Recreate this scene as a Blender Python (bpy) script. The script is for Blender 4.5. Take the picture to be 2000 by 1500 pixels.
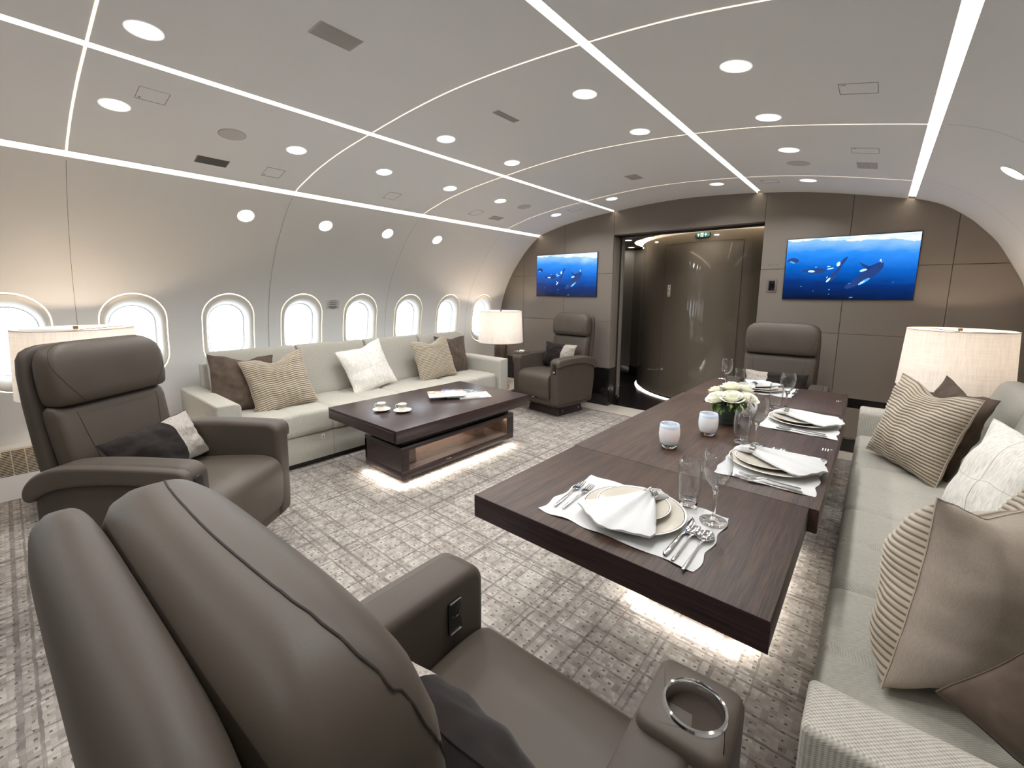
import bpy, bmesh, math, random
from math import sin, cos, pi, radians, sqrt, atan2
from mathutils import Vector, Matrix, noise
from mathutils.bvhtree import BVHTree
random.seed(7)
for o in list(bpy.data.objects): bpy.data.objects.remove(o)
SC = bpy.context.scene
C = SC.collection

# ------------------------------------------------------------------ camera
cd = bpy.data.cameras.new('camera'); cam = bpy.data.objects.new('camera', cd); C.objects.link(cam)
cd.sensor_fit = 'HORIZONTAL'; cd.sensor_width = 36.0; cd.lens = 838.0*36/2000
cd.shift_x = -0.0045; cd.shift_y = -0.026; cd.clip_start = 0.02; cd.clip_end = 200
Rm = Matrix(((0.76527815, -0.0994157, 0.63597632), (0.6436687, 0.10848349, -0.75757636), (0.00632206, 0.98911468, 0.14701082)))
cam.matrix_world = Matrix.Translation((0, 0, 1.372)) @ Rm.to_4x4()
SC.camera = cam
# ------------------------------------------------------------------ view, world
SC.view_settings.view_transform = 'Standard'; SC.view_settings.look = 'None'
SC.view_settings.exposure = 0.45; SC.view_settings.gamma = 1.0; SC.view_settings.use_curve_mapping = False
W = bpy.data.worlds.new('World'); SC.world = W; W.use_nodes = True
wn = W.node_tree.nodes; wl = W.node_tree.links
wb = wn['Background']; wb.inputs['Color'].default_value = (0.84, 0.92, 1.0, 1); wb.inputs['Strength'].default_value = 5.0
DOWN_W = 3.8      # watt of each ceiling downlight
LAMP_W = 7.0      # watt of each table lamp bulb
STRIP_E = 3.8    # emission of the ceiling light strips

# ------------------------------------------------------------------ materials
def s2l(c): return tuple(((v/255)/12.92 if v/255 <= .04045 else ((v/255+.055)/1.055)**2.4) for v in c)
def mat(name, col=(128,128,128), rough=.5, metal=0, lin=None, **kw):
    m = bpy.data.materials.new(name); m.use_nodes = True
    b = m.node_tree.nodes['Principled BSDF']
    c = lin if lin else s2l(col)
    b.inputs['Base Color'].default_value = (*c, 1); b.inputs['Roughness'].default_value = rough; b.inputs['Metallic'].default_value = metal
    for k, v in kw.items(): b.inputs[k.replace('_', ' ')].default_value = v
    return m
def N(m, t, **kw):
    n = m.node_tree.nodes.new(t)
    for k, v in kw.items(): setattr(n, k, v)
    return n
def L(m, a, b): m.node_tree.links.new(a, b)
def BS(m): return m.node_tree.nodes['Principled BSDF']
def bump(m, h, strength=.2, dist=.002):
    b = N(m, 'ShaderNodeBump'); b.inputs['Strength'].default_value = strength; b.inputs['Distance'].default_value = dist
    L(m, h, b.inputs['Height']); L(m, b.outputs[0], BS(m).inputs['Normal'])
def coords(m, scale=(1,1,1), which='Object'):
    t = N(m, 'ShaderNodeTexCoord'); mp = N(m, 'ShaderNodeMapping'); mp.inputs['Scale'].default_value = scale
    L(m, t.outputs[which], mp.inputs[0]); return mp.outputs[0]
def noi(m, vec, scale, detail=2, rough=.5):
    n = N(m, 'ShaderNodeTexNoise'); n.inputs['Scale'].default_value = scale; n.inputs['Detail'].default_value = detail; n.inputs['Roughness'].default_value = rough
    if vec: L(m, vec, n.inputs['Vector'])
    return n.outputs['Fac']
def ramp(m, fac, stops):
    r = N(m, 'ShaderNodeValToRGB'); e = r.color_ramp.elements
    while len(e) < len(stops): e.new(.5)
    for i, (p, c) in enumerate(stops): e[i].position = p; e[i].color = (*c, 1)
    L(m, fac, r.inputs[0]); return r.outputs[0]
def mth(m, op, a, b=None, c=None):
    n = N(m, 'ShaderNodeMath', operation=op)
    for i, v in enumerate((a, b, c)):
        if v is None: continue
        if isinstance(v, (int, float)): n.inputs[i].default_value = v
        else: L(m, v, n.inputs[i])
    return n.outputs[0]
def mixc(m, f, a, b, typ='MIX'):
    n = N(m, 'ShaderNodeMix', data_type='RGBA', blend_type=typ)
    for s, v in ((0, f), (6, a), (7, b)):
        if isinstance(v, (int, float)): n.inputs[s].default_value = v
        elif isinstance(v, tuple): n.inputs[s].default_value = (*v, 1)
        else: L(m, v, n.inputs[s])
    return n.outputs[2]
def emis(name, col, e, base=None):
    m = mat(name, base or col, .6); b = BS(m)
    b.inputs['Emission Color'].default_value = (*s2l(col), 1); b.inputs['Emission Strength'].default_value = e
    return m
M = {}
def leather(name, col, rough=.42):
    m = mat(name, col, rough); v = coords(m)
    n = noi(m, v, 420, 3); bump(m, n, .12, .0006)
    c = ramp(m, noi(m, v, 5, 2), [(.3, tuple(x*.93 for x in s2l(col))), (.7, tuple(x*1.07 for x in s2l(col)))])
    L(m, c, BS(m).inputs['Base Color']); BS(m).inputs['Specular IOR Level'].default_value = .35
    return m
M['leather'] = leather('taupe_leather', (77, 69, 60), .5)
M['leather_side'] = leather('taupe_leather_side', (70, 62, 54), .54)
M['seam'] = mat('seam_thread', (50, 44, 39), .8)
def fabric(name, col, col2, cell=.0035, rough=.95, var=.12):
    m = mat(name, col, rough); v = coords(m)
    sx = N(m, 'ShaderNodeSeparateXYZ'); L(m, v, sx.inputs[0])
    f = 2*pi/cell
    a = mth(m, 'SINE', mth(m, 'MULTIPLY', mth(m, 'ADD', sx.outputs[0], sx.outputs[2]), f))
    b = mth(m, 'SINE', mth(m, 'MULTIPLY', mth(m, 'SUBTRACT', sx.outputs[1], sx.outputs[2]), f))
    w = mth(m, 'MULTIPLY_ADD', mth(m, 'MULTIPLY', a, b), .5, .5)
    n2 = noi(m, coords(m, (1, 1, 1)), 90, 3)
    f2 = mth(m, 'MULTIPLY_ADD', w, .6, mth(m, 'MULTIPLY', n2, .4))
    c = ramp(m, f2, [(.15, s2l(col2)), (.75, s2l(col))]); L(m, c, BS(m).inputs['Base Color'])
    bump(m, f2, .35, .0012); BS(m).inputs['Specular IOR Level'].default_value = .15
    return m
M['sofa'] = fabric('sofa_weave', (188, 185, 174), (150, 146, 135), .006)
M['sofa2'] = fabric('sofa_weave_herringbone', (196, 193, 183), (140, 133, 122), .0085)
def linen():
    m = mat('linen', (165, 152, 136), .9); n1 = noi(m, coords(m, (60, 700, 700)), 1, 3); n2 = noi(m, coords(m, (700, 700, 60)), 1, 3); f = mth(m, 'MULTIPLY', mth(m, 'ADD', n1, n2), .5)
    c = ramp(m, f, [(.35, s2l((176, 163, 149))), (.65, s2l((198, 186, 172)))]); L(m, c, BS(m).inputs['Base Color']); bump(m, f, .3, .001); BS(m).inputs['Specular IOR Level'].default_value = .15; return m
M['linen'] = linen()
def chenille():
    m = mat('grey_chenille', (160, 152, 142), .95); n = noi(m, coords(m, (300, 300, 60)), 1, 3); c = ramp(m, n, [(.35, s2l((132, 124, 116))), (.65, s2l((176, 168, 158)))]); L(m, c, BS(m).inputs['Base Color']); bump(m, n, .4, .002); return m
M['greyweave'] = chenille()
def velvet(name, col):
    m = mat(name, col, .85); BS(m).inputs['Sheen Weight'].default_value = .15; BS(m).inputs['Sheen Roughness'].default_value = .4
    v = coords(m); n = noi(m, v, 18, 4); c = ramp(m, n, [(.3, tuple(x*.75 for x in s2l(col))), (.7, tuple(x*1.25 for x in s2l(col)))])
    L(m, c, BS(m).inputs['Base Color']); bump(m, n, .3, .006); BS(m).inputs['Specular IOR Level'].default_value = .1
    return m
M['velvet'] = velvet('brown_velvet', (88, 76, 66)); M['velvet_dark'] = velvet('charcoal_velvet', (35, 30, 28))
def hide():
    m = mat('white_cowhide', (226, 223, 214), .8); v = coords(m, (14, 14, 3))
    n = noi(m, v, 9, 5, .65); c = ramp(m, n, [(.3, s2l((205, 199, 186))), (.65, s2l((236, 234, 227)))]); L(m, c, BS(m).inputs['Base Color'])
    bump(m, n, .5, .004); return m
M['hide'] = hide()
def striped():
    m = mat('pleated_stripe', (170, 155, 135), .7)
    uv = N(m, 'ShaderNodeUVMap'); sx = N(m, 'ShaderNodeSeparateXYZ'); L(m, uv.outputs[0], sx.inputs[0])
    ww = mth(m, 'MULTIPLY_ADD', noi(m, coords(m), 7, 1), .035, sx.outputs[1])
    s = mth(m, 'SINE', mth(m, 'MULTIPLY', sx.outputs[1], 2*pi*28))
    c = ramp(m, mth(m, 'MULTIPLY_ADD', s, .5, .5), [(.0, s2l((88, 75, 62))), (.22, s2l((150, 136, 116))), (.6, s2l((180, 168, 148)))])
    L(m, c, BS(m).inputs['Base Color']); BS(m).inputs['Sheen Weight'].default_value = .2
    return m
M['stripe'] = striped()
def wood(name, c1, c2, axis=1, rough=.3):
    m = mat(name, (60, 50, 46), rough)
    sc = [1, 1, 1]; sc[axis] = .035
    v = coords(m, tuple(sc)); n = noi(m, v, 260, 3, .6); n2 = noi(m, v, 34, 2)
    f = mth(m, 'MULTIPLY_ADD', n, .65, mth(m, 'MULTIPLY', n2, .35))
    c = ramp(m, f, [(.36, s2l(c1)), (.62, s2l(c2))]); L(m, c, BS(m).inputs['Base Color'])
    bump(m, n, .05, .0004); BS(m).inputs['Specular IOR Level'].default_value = .45 if rough < .33 else .33
    return m
M['wood'] = wood('dark_wenge', (34, 23, 17), (72, 52, 39), 1, .46)
M['wood_x'] = wood('dark_wenge_end', (34, 24, 24), (62, 48, 47), 0, .38)
M['wood_coffee'] = wood('dark_wenge_polished', (40, 29, 28), (60, 46, 44), 1, .31)
M['walnut'] = wood('walnut_niche', (138, 118, 106), (172, 152, 138), 1, .45)
M['walnut_v'] = wood('walnut_block', (122, 98, 84), (160, 134, 118), 1, .45)
def plain(name, col, rough=.7, nb=.05, sc=300):
    m = mat(name, col, rough); bump(m, noi(m, coords(m), sc, 2), nb, .001); return m
M['ceil'] = plain('ceiling_liner', (221, 221, 219), .6)
M['bezel'] = plain('window_bezel', (224, 219, 209), .5)
M['wallpanel'] = plain('taupe_wall_leather', (117, 109, 100), .55, .15, 500)
M['groove'] = mat('panel_groove', (72, 64, 56), .9)
M['black'] = mat('black_lacquer', (22, 20, 20), .15)
M['blackmatte'] = mat('black_matte', (14, 13, 13), .6)
M['darkbrown'] = mat('dark_brown_gloss', (44, 36, 34), .25)
M['stone'] = plain('pale_stone', (186, 178, 166), .35, .1, 60)
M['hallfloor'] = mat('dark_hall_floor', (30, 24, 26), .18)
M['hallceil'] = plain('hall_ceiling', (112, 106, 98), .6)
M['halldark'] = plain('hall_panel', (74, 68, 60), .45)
def curvedwall():
    m = mat('glossy_taupe_lacquer', (104, 95, 84), .045); v = coords(m, (1, 1, 1))
    n = noi(m, coords(m, (60, 60, 60)), 6, 1); c = ramp(m, n, [(.3, s2l((98, 89, 78))), (.7, s2l((110, 101, 89)))]); L(m, c, BS(m).inputs['Base Color'])
    BS(m).inputs['Coat Weight'].default_value = .4; BS(m).inputs['Coat Roughness'].default_value = .04; return m
M['curved'] = curvedwall()
M['chrome'] = mat('chrome', (225, 225, 225), .08, 1)
M['steel'] = mat('brushed_steel', (190, 188, 184), .25, 1)
M['bronze'] = mat('dark_bronze', (96, 84, 68), .35, 1)
M['porcelain'] = mat('white_porcelain', (236, 233, 224), .12)
M['rimblack'] = mat('plate_rim_line', (52, 46, 42), .2)
M['plategrey'] = mat('plate_beige_glaze', (184, 177, 164), .15)
M['platinum'] = mat('cup_band_grey', (176, 168, 154), .2)
M['linenwhite'] = fabric('white_table_linen', (202, 202, 200), (192, 192, 191), .0012)
M['glass_solid'] = mat('clear_glass', (255, 255, 255), 0, 0, Transmission_Weight=1.0, IOR=1.45)
def thin():
    m = bpy.data.materials.new('thin_glass'); m.use_nodes = True; m.node_tree.nodes.clear()
    out = N(m, 'ShaderNodeOutputMaterial'); a = N(m, 'ShaderNodeBsdfTransparent'); a.inputs[0].default_value = (.985, .99, .995, 1); g = N(m, 'ShaderNodeBsdfGlossy'); g.inputs['Roughness'].default_value = .01
    f = N(m, 'ShaderNodeLayerWeight'); f.inputs[0].default_value = .5; p = mth(m, 'MULTIPLY_ADD', mth(m, 'POWER', f.outputs['Facing'], 2.4), .80, .03); mx = N(m, 'ShaderNodeMixShader')
    L(m, p, mx.inputs[0]); L(m, a.outputs[0], mx.inputs[1]); L(m, g.outputs[0], mx.inputs[2]); L(m, mx.outputs[0], out.inputs[0]); return m
M['glass'] = thin()
M['matglass'] = None
def opal():
    m = mat('opal_glass', (240, 242, 244), .08); BS(m).inputs['Subsurface Weight'].default_value = .2
    return m
M['opal'] = opal()
M['opalblue'] = mat('opal_blue_rim', (206, 219, 236), .08)
M['wax'] = mat('candle_wax', (243, 238, 225), .5, 0, Subsurface_Weight=.3)
M['petal'] = mat('cream_petal', (250, 248, 232), .6, 0, Subsurface_Weight=.15)
M['petal_g'] = mat('pale_green_petal', (214, 220, 170), .6)
M['leaf'] = plain('green_leaf', (92, 128, 52), .5, .2, 60); M['leafdark'] = plain('dark_leaf', (26, 52, 34), .3, .2, 40)
M['strip'] = emis('light_strip_diffuser', (255, 243, 226), STRIP_E)
M['seamlight'] = emis('seam_light', (255, 236, 212), 1.1)
M['ringglow'] = emis('window_edge_light', (255, 238, 210), 2.2)
M['down'] = emis('downlight_diffuser', (255, 252, 248), 5)
M['downcone'] = emis('downlight_reflector_glow', (255, 252, 247), .42, (245, 244, 240)); M['downring'] = mat('downlight_trim', (238, 236, 230), .4)  # light reflected by the cone is put in as emission
M['led'] = emis('led_strip', (255, 246, 232), 3)
M['vent'] = plain('vent_grey', (186, 183, 177), .6); M['ventdark'] = mat('vent_dark', (160, 157, 150), .8)
M['hatchline'] = mat('hatch_line', (132, 127, 120), .9)
M['grille'] = plain('grille_cream', (206, 192, 168), .5)
M['paper'] = mat('paper', (224, 221, 214), .6)
M['signgreen'] = mat('sign_green', (18, 84, 84), .3); M['signwhite'] = emis('sign_white', (215, 232, 222), .25)
M['red'] = mat('label_red', (176, 52, 44), .6); M['amber'] = mat('label_amber', (190, 150, 70), .6); M['ink'] = mat('label_ink', (52, 50, 52), .7)
M['white'] = mat('label_white', (226, 226, 220), .5)
M['tan'] = mat('tan_wood', (196, 160, 118), .5)
M['blueline'] = mat('blue_rim', (30, 60, 130), .3)
def shade():
    m = bpy.data.materials.new('lamp_shade_linen'); m.use_nodes = True; nt = m.node_tree; nt.nodes.clear()
    out = N(m, 'ShaderNodeOutputMaterial'); d = N(m, 'ShaderNodeBsdfDiffuse'); t = N(m, 'ShaderNodeBsdfTranslucent'); mx = N(m, 'ShaderNodeMixShader'); mx.inputs[0].default_value = .18
    v = coords(m, (1, 1, 1)); sx = N(m, 'ShaderNodeSeparateXYZ'); L(m, v, sx.inputs[0])
    n1 = noi(m, coords(m, (6, 6, 420)), 1.0, 2); n2 = noi(m, coords(m, (160, 160, 4)), 1.0, 2)
    c = ramp(m, mth(m, 'MULTIPLY', mth(m, 'ADD', n1, n2), .5), [(.35, s2l((232, 227, 220))), (.65, s2l((250, 247, 243)))])
    L(m, c, d.inputs[0]); L(m, c, t.inputs[0]); L(m, d.outputs[0], mx.inputs[1]); L(m, t.outputs[0], mx.inputs[2]); L(m, mx.outputs[0], out.inputs[0]); return m
M['shade'] = shade()
def pane():
    m = bpy.data.materials.new('window_pane'); m.use_nodes = True; nt = m.node_tree; nt.nodes.clear()
    out = N(m, 'ShaderNodeOutputMaterial'); a = N(m, 'ShaderNodeBsdfTransparent'); a.inputs[0].default_value = (.95, .97, 1, 1); g = N(m, 'ShaderNodeBsdfGlossy'); g.inputs['Roughness'].default_value = .02
    f = N(m, 'ShaderNodeLayerWeight'); f.inputs[0].default_value = .5; pf = mth(m, 'MULTIPLY_ADD', mth(m, 'POWER', f.outputs['Facing'], 4.0), .5, .03); mx = N(m, 'ShaderNodeMixShader')
    L(m, pf, mx.inputs[0]); L(m, a.outputs[0], mx.inputs[1]); L(m, g.outputs[0], mx.inputs[2]); L(m, mx.outputs[0], out.inputs[0]); return m
M['pane'] = pane()
def carpet():
    m = mat('plaid_carpet', (180, 170, 160), .95); BS(m).inputs['Specular IOR Level'].default_value = .1
    t = N(m, 'ShaderNodeTexCoord'); sx = N(m, 'ShaderNodeSeparateXYZ'); L(m, t.outputs['Object'], sx.inputs[0])
    wob = noi(m, t.outputs['Object'], 30, 3); wob2 = noi(m, t.outputs['Object'], 21, 3)
    X = mth(m, 'MULTIPLY_ADD', mth(m, 'SUBTRACT', wob, .5), .013, sx.outputs[0]); Y = mth(m, 'MULTIPLY_ADD', mth(m, 'SUBTRACT', wob2, .5), .013, sx.outputs[1])
    cx = mth(m, 'DIVIDE', X, .042); cy = mth(m, 'DIVIDE', Y, .034)
    fx = mth(m, 'FRACT', cx); fy = mth(m, 'FRACT', cy)
    def wnz(a, b):
        cb = N(m, 'ShaderNodeCombineXYZ'); L(m, a, cb.inputs[0]); L(m, b, cb.inputs[1])
        w = N(m, 'ShaderNodeTexWhiteNoise', noise_dimensions='2D'); L(m, cb.outputs[0], w.inputs['Vector']); return w.outputs['Value'], w
    ix = mth(m, 'FLOOR', cx); iy = mth(m, 'FLOOR', cy)
    cell, _ = wnz(ix, iy)
    rowx, _ = wnz(ix, mth(m, 'MULTIPLY', ix, 0)); 
    half = mth(m, 'FLOOR', mth(m, 'MULTIPLY', cx, 2)); halfy = mth(m, 'FLOOR', mth(m, 'MULTIPLY', cy, 2)); tuft, _ = wnz(half, halfy)
    big = noi(m, t.outputs['Object'], 3.2, 3, .6)
    f = mth(m, 'ADD', mth(m, 'MULTIPLY', cell, .34), mth(m, 'ADD', mth(m, 'MULTIPLY', big, .36), mth(m, 'MULTIPLY', tuft, .34)))
    col = ramp(m, f, [(.25, s2l((128, 121, 114))), (.48, s2l((149, 142, 134))), (.75, s2l((172, 166, 157)))])
    # smooth mauve ribs along the length
    rib = mth(m, 'LESS_THAN', fx, .24); col = mixc(m, mth(m, 'MULTIPLY', rib, .4), col, s2l((142, 133, 129)))
    ribt = mth(m, 'LESS_THAN', fy, .2); col = mixc(m, mth(m, 'MULTIPLY', ribt, .35), col, s2l((138, 129, 124)))
    # bold plaid lines
    def bold(c, per, w, off):
        fr = mth(m, 'FRACT', mth(m, 'ADD', mth(m, 'DIVIDE', c, per), off)); return mth(m, 'LESS_THAN', fr, w/per)
    b1 = bold(X, .252, .010, .1); b2 = bold(Y, .204, .010, .35); b3 = bold(X, .588, .017, .6); b4 = bold(Y, .578, .015, .2); b5 = bold(X, .168, .0075, .3); b6 = bold(Y, .156, .0075, .75)
    bb = mth(m, 'MINIMUM', mth(m, 'ADD', mth(m, 'ADD', b1, b2), mth(m, 'ADD', mth(m, 'ADD', b3, b4), mth(m, 'MULTIPLY', mth(m, 'ADD', b5, b6), .9))), 1)
    bn = noi(m, t.outputs['Object'], 9, 3); bb2 = mth(m, 'MULTIPLY', bb, mth(m, 'MINIMUM', mth(m, 'MULTIPLY', bn, 1.5), 1))
    col = mixc(m, mth(m, 'MULTIPLY', bb2, .85), col, s2l((100, 93, 90)))
    # dark pits in the weave
    dx = mth(m, 'ABSOLUTE', mth(m, 'SUBTRACT', fx, .62)); dy = mth(m, 'ABSOLUTE', mth(m, 'SUBTRACT', fy, .6))
    pit = mth(m, 'MULTIPLY', mth(m, 'MULTIPLY', mth(m, 'LESS_THAN', dx, .13), mth(m, 'LESS_THAN', dy, .12)), mth(m, 'GREATER_THAN', noi(m, t.outputs['Object'], 60, 2), .47))
    col = mixc(m, mth(m, 'MULTIPLY', pit, .8), col, s2l((78, 70, 64)))
    L(m, col, BS(m).inputs['Base Color'])
    fine = noi(m, t.outputs['Object'], 380, 2)
    h = mth(m, 'SUBTRACT', mth(m, 'ADD', mth(m, 'MULTIPLY', tuft, .5), mth(m, 'MULTIPLY', fine, .6)), mth(m, 'ADD', pit, mth(m, 'ADD', mth(m, 'MULTIPLY', bb2, .8), mth(m, 'MULTIPLY', rib, .3))))
    bump(m, h, .5, .006); return m
M['carpet'] = carpet()
def screen():
    m = mat('screen_water', (0, 0, 0), .15); t = N(m, 'ShaderNodeTexCoord'); sx = N(m, 'ShaderNodeSeparateXYZ'); L(m, t.outputs['Object'], sx.inputs[0])
    nz = noi(m, coords(m, (3, 3, 9)), 2.2, 4); v = mth(m, 'ADD', mth(m, 'DIVIDE', sx.outputs[2], .53), mth(m, 'MULTIPLY', mth(m, 'SUBTRACT', nz, .5), .18))
    v = mth(m, 'ADD', v, mth(m, 'MULTIPLY', sx.outputs[0], .10))
    c = ramp(m, v, [(.0, s2l((0, 16, 50))), (.25, s2l((0, 44, 112))), (.5, s2l((0, 92, 190))), (.75, s2l((36, 134, 234))), (.95, s2l((140, 190, 248)))])
    hl = mth(m, 'MULTIPLY', mth(m, 'GREATER_THAN', v, .93), mth(m, 'POWER', noi(m, coords(m, (5, 5, 30)), 1.6, 3), 2))
    c = mixc(m, mth(m, 'MINIMUM', mth(m, 'MULTIPLY', hl, 2.2), 1), c, (1., 1., 1.))
    L(m, c, BS(m).inputs['Emission Color']); BS(m).inputs['Emission Strength'].default_value = .95; return m
M['screen'] = screen()
M['scr_white'] = emis('screen_pale_patch', (190, 232, 255), 1.0, (0, 0, 0)); M['scr_dark'] = emis('screen_dark_shape', (2, 50, 118), .95, (0, 0, 0)); M['scr_mid'] = emis('screen_mid_patch', (70, 170, 235), .9, (0, 0, 0))
M['touch'] = mat('touch_screen', (18, 18, 26), .1)

# ------------------------------------------------------------------ mesh helpers
class MB:
    def __init__(s): s.v = []; s.f = []; s.m = []; s.uv = {}
    def add(s, vs, fs, mi=0, T=None):
        o = len(s.v); s.v += [(T @ Vector(p)) if T else Vector(p) for p in vs]
        for f in fs: s.f.append([i+o for i in f]); s.m.append(mi)
        return s
    def build(s, name, mats, parent=None, smooth=True, ang=38, recalc=True, loc=None):
        me = bpy.data.meshes.new(name); me.from_pydata([tuple(v) for v in s.v], [], s.f)
        if not isinstance(mats, (list, tuple)): mats = [mats]
        for m_ in mats: me.materials.append(m_)
        me.polygons.foreach_set('material_index', s.m)
        if s.uv:
            ul = me.uv_layers.new(name='UVMap')
            for lp in me.loops: ul.data[lp.index].uv = s.uv.get(lp.vertex_index, (0, 0))
        if recalc:
            bm = bmesh.new(); bm.from_mesh(me); bmesh.ops.recalc_face_normals(bm, faces=bm.faces); bm.to_mesh(me); bm.free()
        if smooth:
            me.shade_smooth(); me.set_sharp_from_angle(angle=radians(ang))
        me.update()
        ob = bpy.data.objects.new(name, me); C.objects.link(ob)
        if parent: ob.parent = parent
        if loc: ob.location = loc
        return ob
def ccw(p):
    a = sum(p[i][0]*p[(i+1) % len(p)][1]-p[(i+1) % len(p)][0]*p[i][1] for i in range(len(p)))
    return p if a > 0 else p[::-1]
def inset(p, d):
    n = len(p); out = []
    for i in range(n):
        a = Vector(p[i-1]); b = Vector(p[i]); c = Vector(p[(i+1) % n])
        e1 = (b-a); e2 = (c-b)
        if e1.length < 1e-9: e1 = e2
        if e2.length < 1e-9: e2 = e1
        e1 = e1.normalized(); e2 = e2.normalized()
        n1 = Vector((-e1.y, e1.x)); n2 = Vector((-e2.y, e2.x)); k = n1+n2
        if k.length < 1e-6: k = n1
        k = k.normalized(); q = b+k*d/max(.45, k.dot(n1)); out.append((q.x, q.y))
    return out
def rrect(x0, y0, x1, y1, r=.01, seg=4):
    rs = r if isinstance(r, (list, tuple)) else [r]*4   # BL, BR, TR, TL
    out = []
    for (cx, cy, r_, a0) in ((x0+rs[0], y0+rs[0], rs[0], 180), (x1-rs[1], y0+rs[1], rs[1], 270), (x1-rs[2], y1-rs[2], rs[2], 0), (x0+rs[3], y1-rs[3], rs[3], 90)):
        k = seg if r_ > 1e-4 else 0
        for i in range(k+1):
            a = radians(a0+90*i/max(1, k)); out.append((cx+r_*cos(a), cy+r_*sin(a)))
    return out
def cat(pts, n=6, closed=True):
    out = []; m = len(pts); rng = range(m if closed else m-1)
    for i in rng:
        g = (lambda k: Vector(pts[k % m])) if closed else (lambda k: Vector(pts[max(0, min(m-1, k))]))
        p0, p1, p2, p3 = g(i-1), g(i), g(i+1), g(i+2)
        for j in range(n):
            t = j/n; q = .5*((2*p1)+(p2-p0)*t+(2*p0-5*p1+4*p2-p3)*t*t+(3*p1-p0-3*p2+p3)*t**3); out.append(tuple(q))
    if not closed: out.append(tuple(pts[-1]))
    return out
AX = {'x': lambda p, a: (a, p[0], p[1]), 'y': lambda p, a: (p[0], a, p[1]), 'z': lambda p, a: (p[0], p[1], a)}
def rprism(mb, poly, axis, a, b, r=.004, seg=2, mi=0, T=None):
    poly = ccw([tuple(p) for p in poly]); F = AX[axis]; rings = []
    if a > b: a, b = b, a
    r = min(r, (b-a)/2)
    if r <= 0: rings = [(poly, a), (poly, b)]
    else:
        for k in range(seg+1):
            th = pi/2*k/seg; rings.append((inset(poly, r*(1-sin(th))), a+r*(1-cos(th))))
        for k in range(seg, -1, -1):
            th = pi/2*k/seg; rings.append((inset(poly, r*(1-sin(th))), b-r*(1-cos(th))))
    n = len(poly); vs = []; fs = []
    for (p, t) in rings: vs += [F(q, t) for q in p]
    for k in range(len(rings)-1):
        for i in range(n): fs.append((k*n+i, k*n+(i+1) % n, (k+1)*n+(i+1) % n, (k+1)*n+i))
    fs.append(tuple(range(n))[::-1]); fs.append(tuple((len(rings)-1)*n+i for i in range(n)))
    return mb.add(vs, fs, mi, T)
def box(mb, x0, y0, z0, x1, y1, z1, r=.003, mi=0, T=None, seg=2):
    if x1 < x0: x0, x1 = x1, x0
    if y1 < y0: y0, y1 = y1, y0
    if z1 < z0: z0, z1 = z1, z0
    rr = min(r, (x1-x0)/2.01, (y1-y0)/2.01, (z1-z0)/2.01)
    return rprism(mb, rrect(x0, y0, x1, y1, rr, seg), 'z', z0, z1, rr, seg, mi, T)
def lathe(mb, prof, n=24, c=(0, 0, 0), mi=0, T=None):
    vs = []; fs = []; m = len(prof)
    for i in range(n):
        a = 2*pi*i/n
        for (r, z) in prof: vs.append((c[0]+r*cos(a), c[1]+r*sin(a), c[2]+z))
    for i in range(n):
        j = (i+1) % n
        for k in range(m-1): fs.append((i*m+k, j*m+k, j*m+k+1, i*m+k+1))
    if prof[0][0] > 1e-6: fs.append(tuple(i*m for i in range(n))) if prof[0][0] < 1e-3 else None
    return mb.add(vs, fs, mi, T)
def disk(mb, r, c, n=24, mi=0, T=None, up=True):
    vs = [(c[0]+r*cos(2*pi*i/n), c[1]+r*sin(2*pi*i/n), c[2]) for i in range(n)]
    return mb.add(vs, [tuple(range(n)) if up else tuple(range(n))[::-1]], mi, T)
def tube(mb, path, r, n=6, mi=0, T=None, cap=True):
    P = [Vector(p) for p in path]; vs = []; fs = []; up = Vector((0, 0, 1)); prev = None
    for i, p in enumerate(P):
        t = (P[min(i+1, len(P)-1)]-P[max(i-1, 0)])
        t = t.normalized() if t.length > 1e-9 else Vector((0, 0, 1))
        if prev is None:
            u = t.orthogonal().normalized()
        else:
            u = (prev-t*prev.dot(t)); u = u.normalized() if u.length > 1e-6 else t.orthogonal().normalized()
        prev = u; w = t.cross(u); rr = r[i] if isinstance(r, (list, tuple)) else r
        for k in range(n):
            a = 2*pi*k/n; vs.append(p+u*cos(a)*rr+w*sin(a)*rr)
    for i in range(len(P)-1):
        for k in range(n): fs.append((i*n+k, i*n+(k+1) % n, (i+1)*n+(k+1) % n, (i+1)*n+k))
    if cap: fs.append(tuple(range(n))[::-1]); fs.append(tuple((len(P)-1)*n+k for k in range(n)))
    return mb.add(vs, fs, mi, T)
def loft(mb, rings, mi=0, T=None, caps=True):
    n = len(rings[0]); vs = [q for r in rings for q in r]; fs = []
    for k in range(len(rings)-1):
        for i in range(n): fs.append((k*n+i, k*n+(i+1) % n, (k+1)*n+(i+1) % n, (k+1)*n+i))
    if caps: fs.append(tuple(range(n))[::-1]); fs.append(tuple((len(rings)-1)*n+i for i in range(n)))
    return mb.add(vs, fs, mi, T)
def sring(z, yc, hw, ht, e=5, n=40):
    out = []
    for i in range(n):
        a = 2*pi*i/n; c_, s_ = cos(a), sin(a)
        out.append((hw*math.copysign(abs(c_)**(2/e), c_), yc+ht*math.copysign(abs(s_)**(2/e), s_), z))
    return out
def thing(name, label, cat_, loc=(0, 0, 0), rz=0, group=None):
    o = bpy.data.objects.new(name, None); C.objects.link(o); o.empty_display_size = .1
    o.location = loc; o.rotation_euler = (0, 0, rz); o['label'] = label; o['category'] = cat_
    if group: o['group'] = group
    return o
def tag(o, label, cat_, group=None):
    o['label'] = label; o['category'] = cat_
    if group: o['group'] = group
    return o
def struct(o, label=None):
    o['kind'] = 'structure'
    if label: o['label'] = label
    return o
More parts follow.
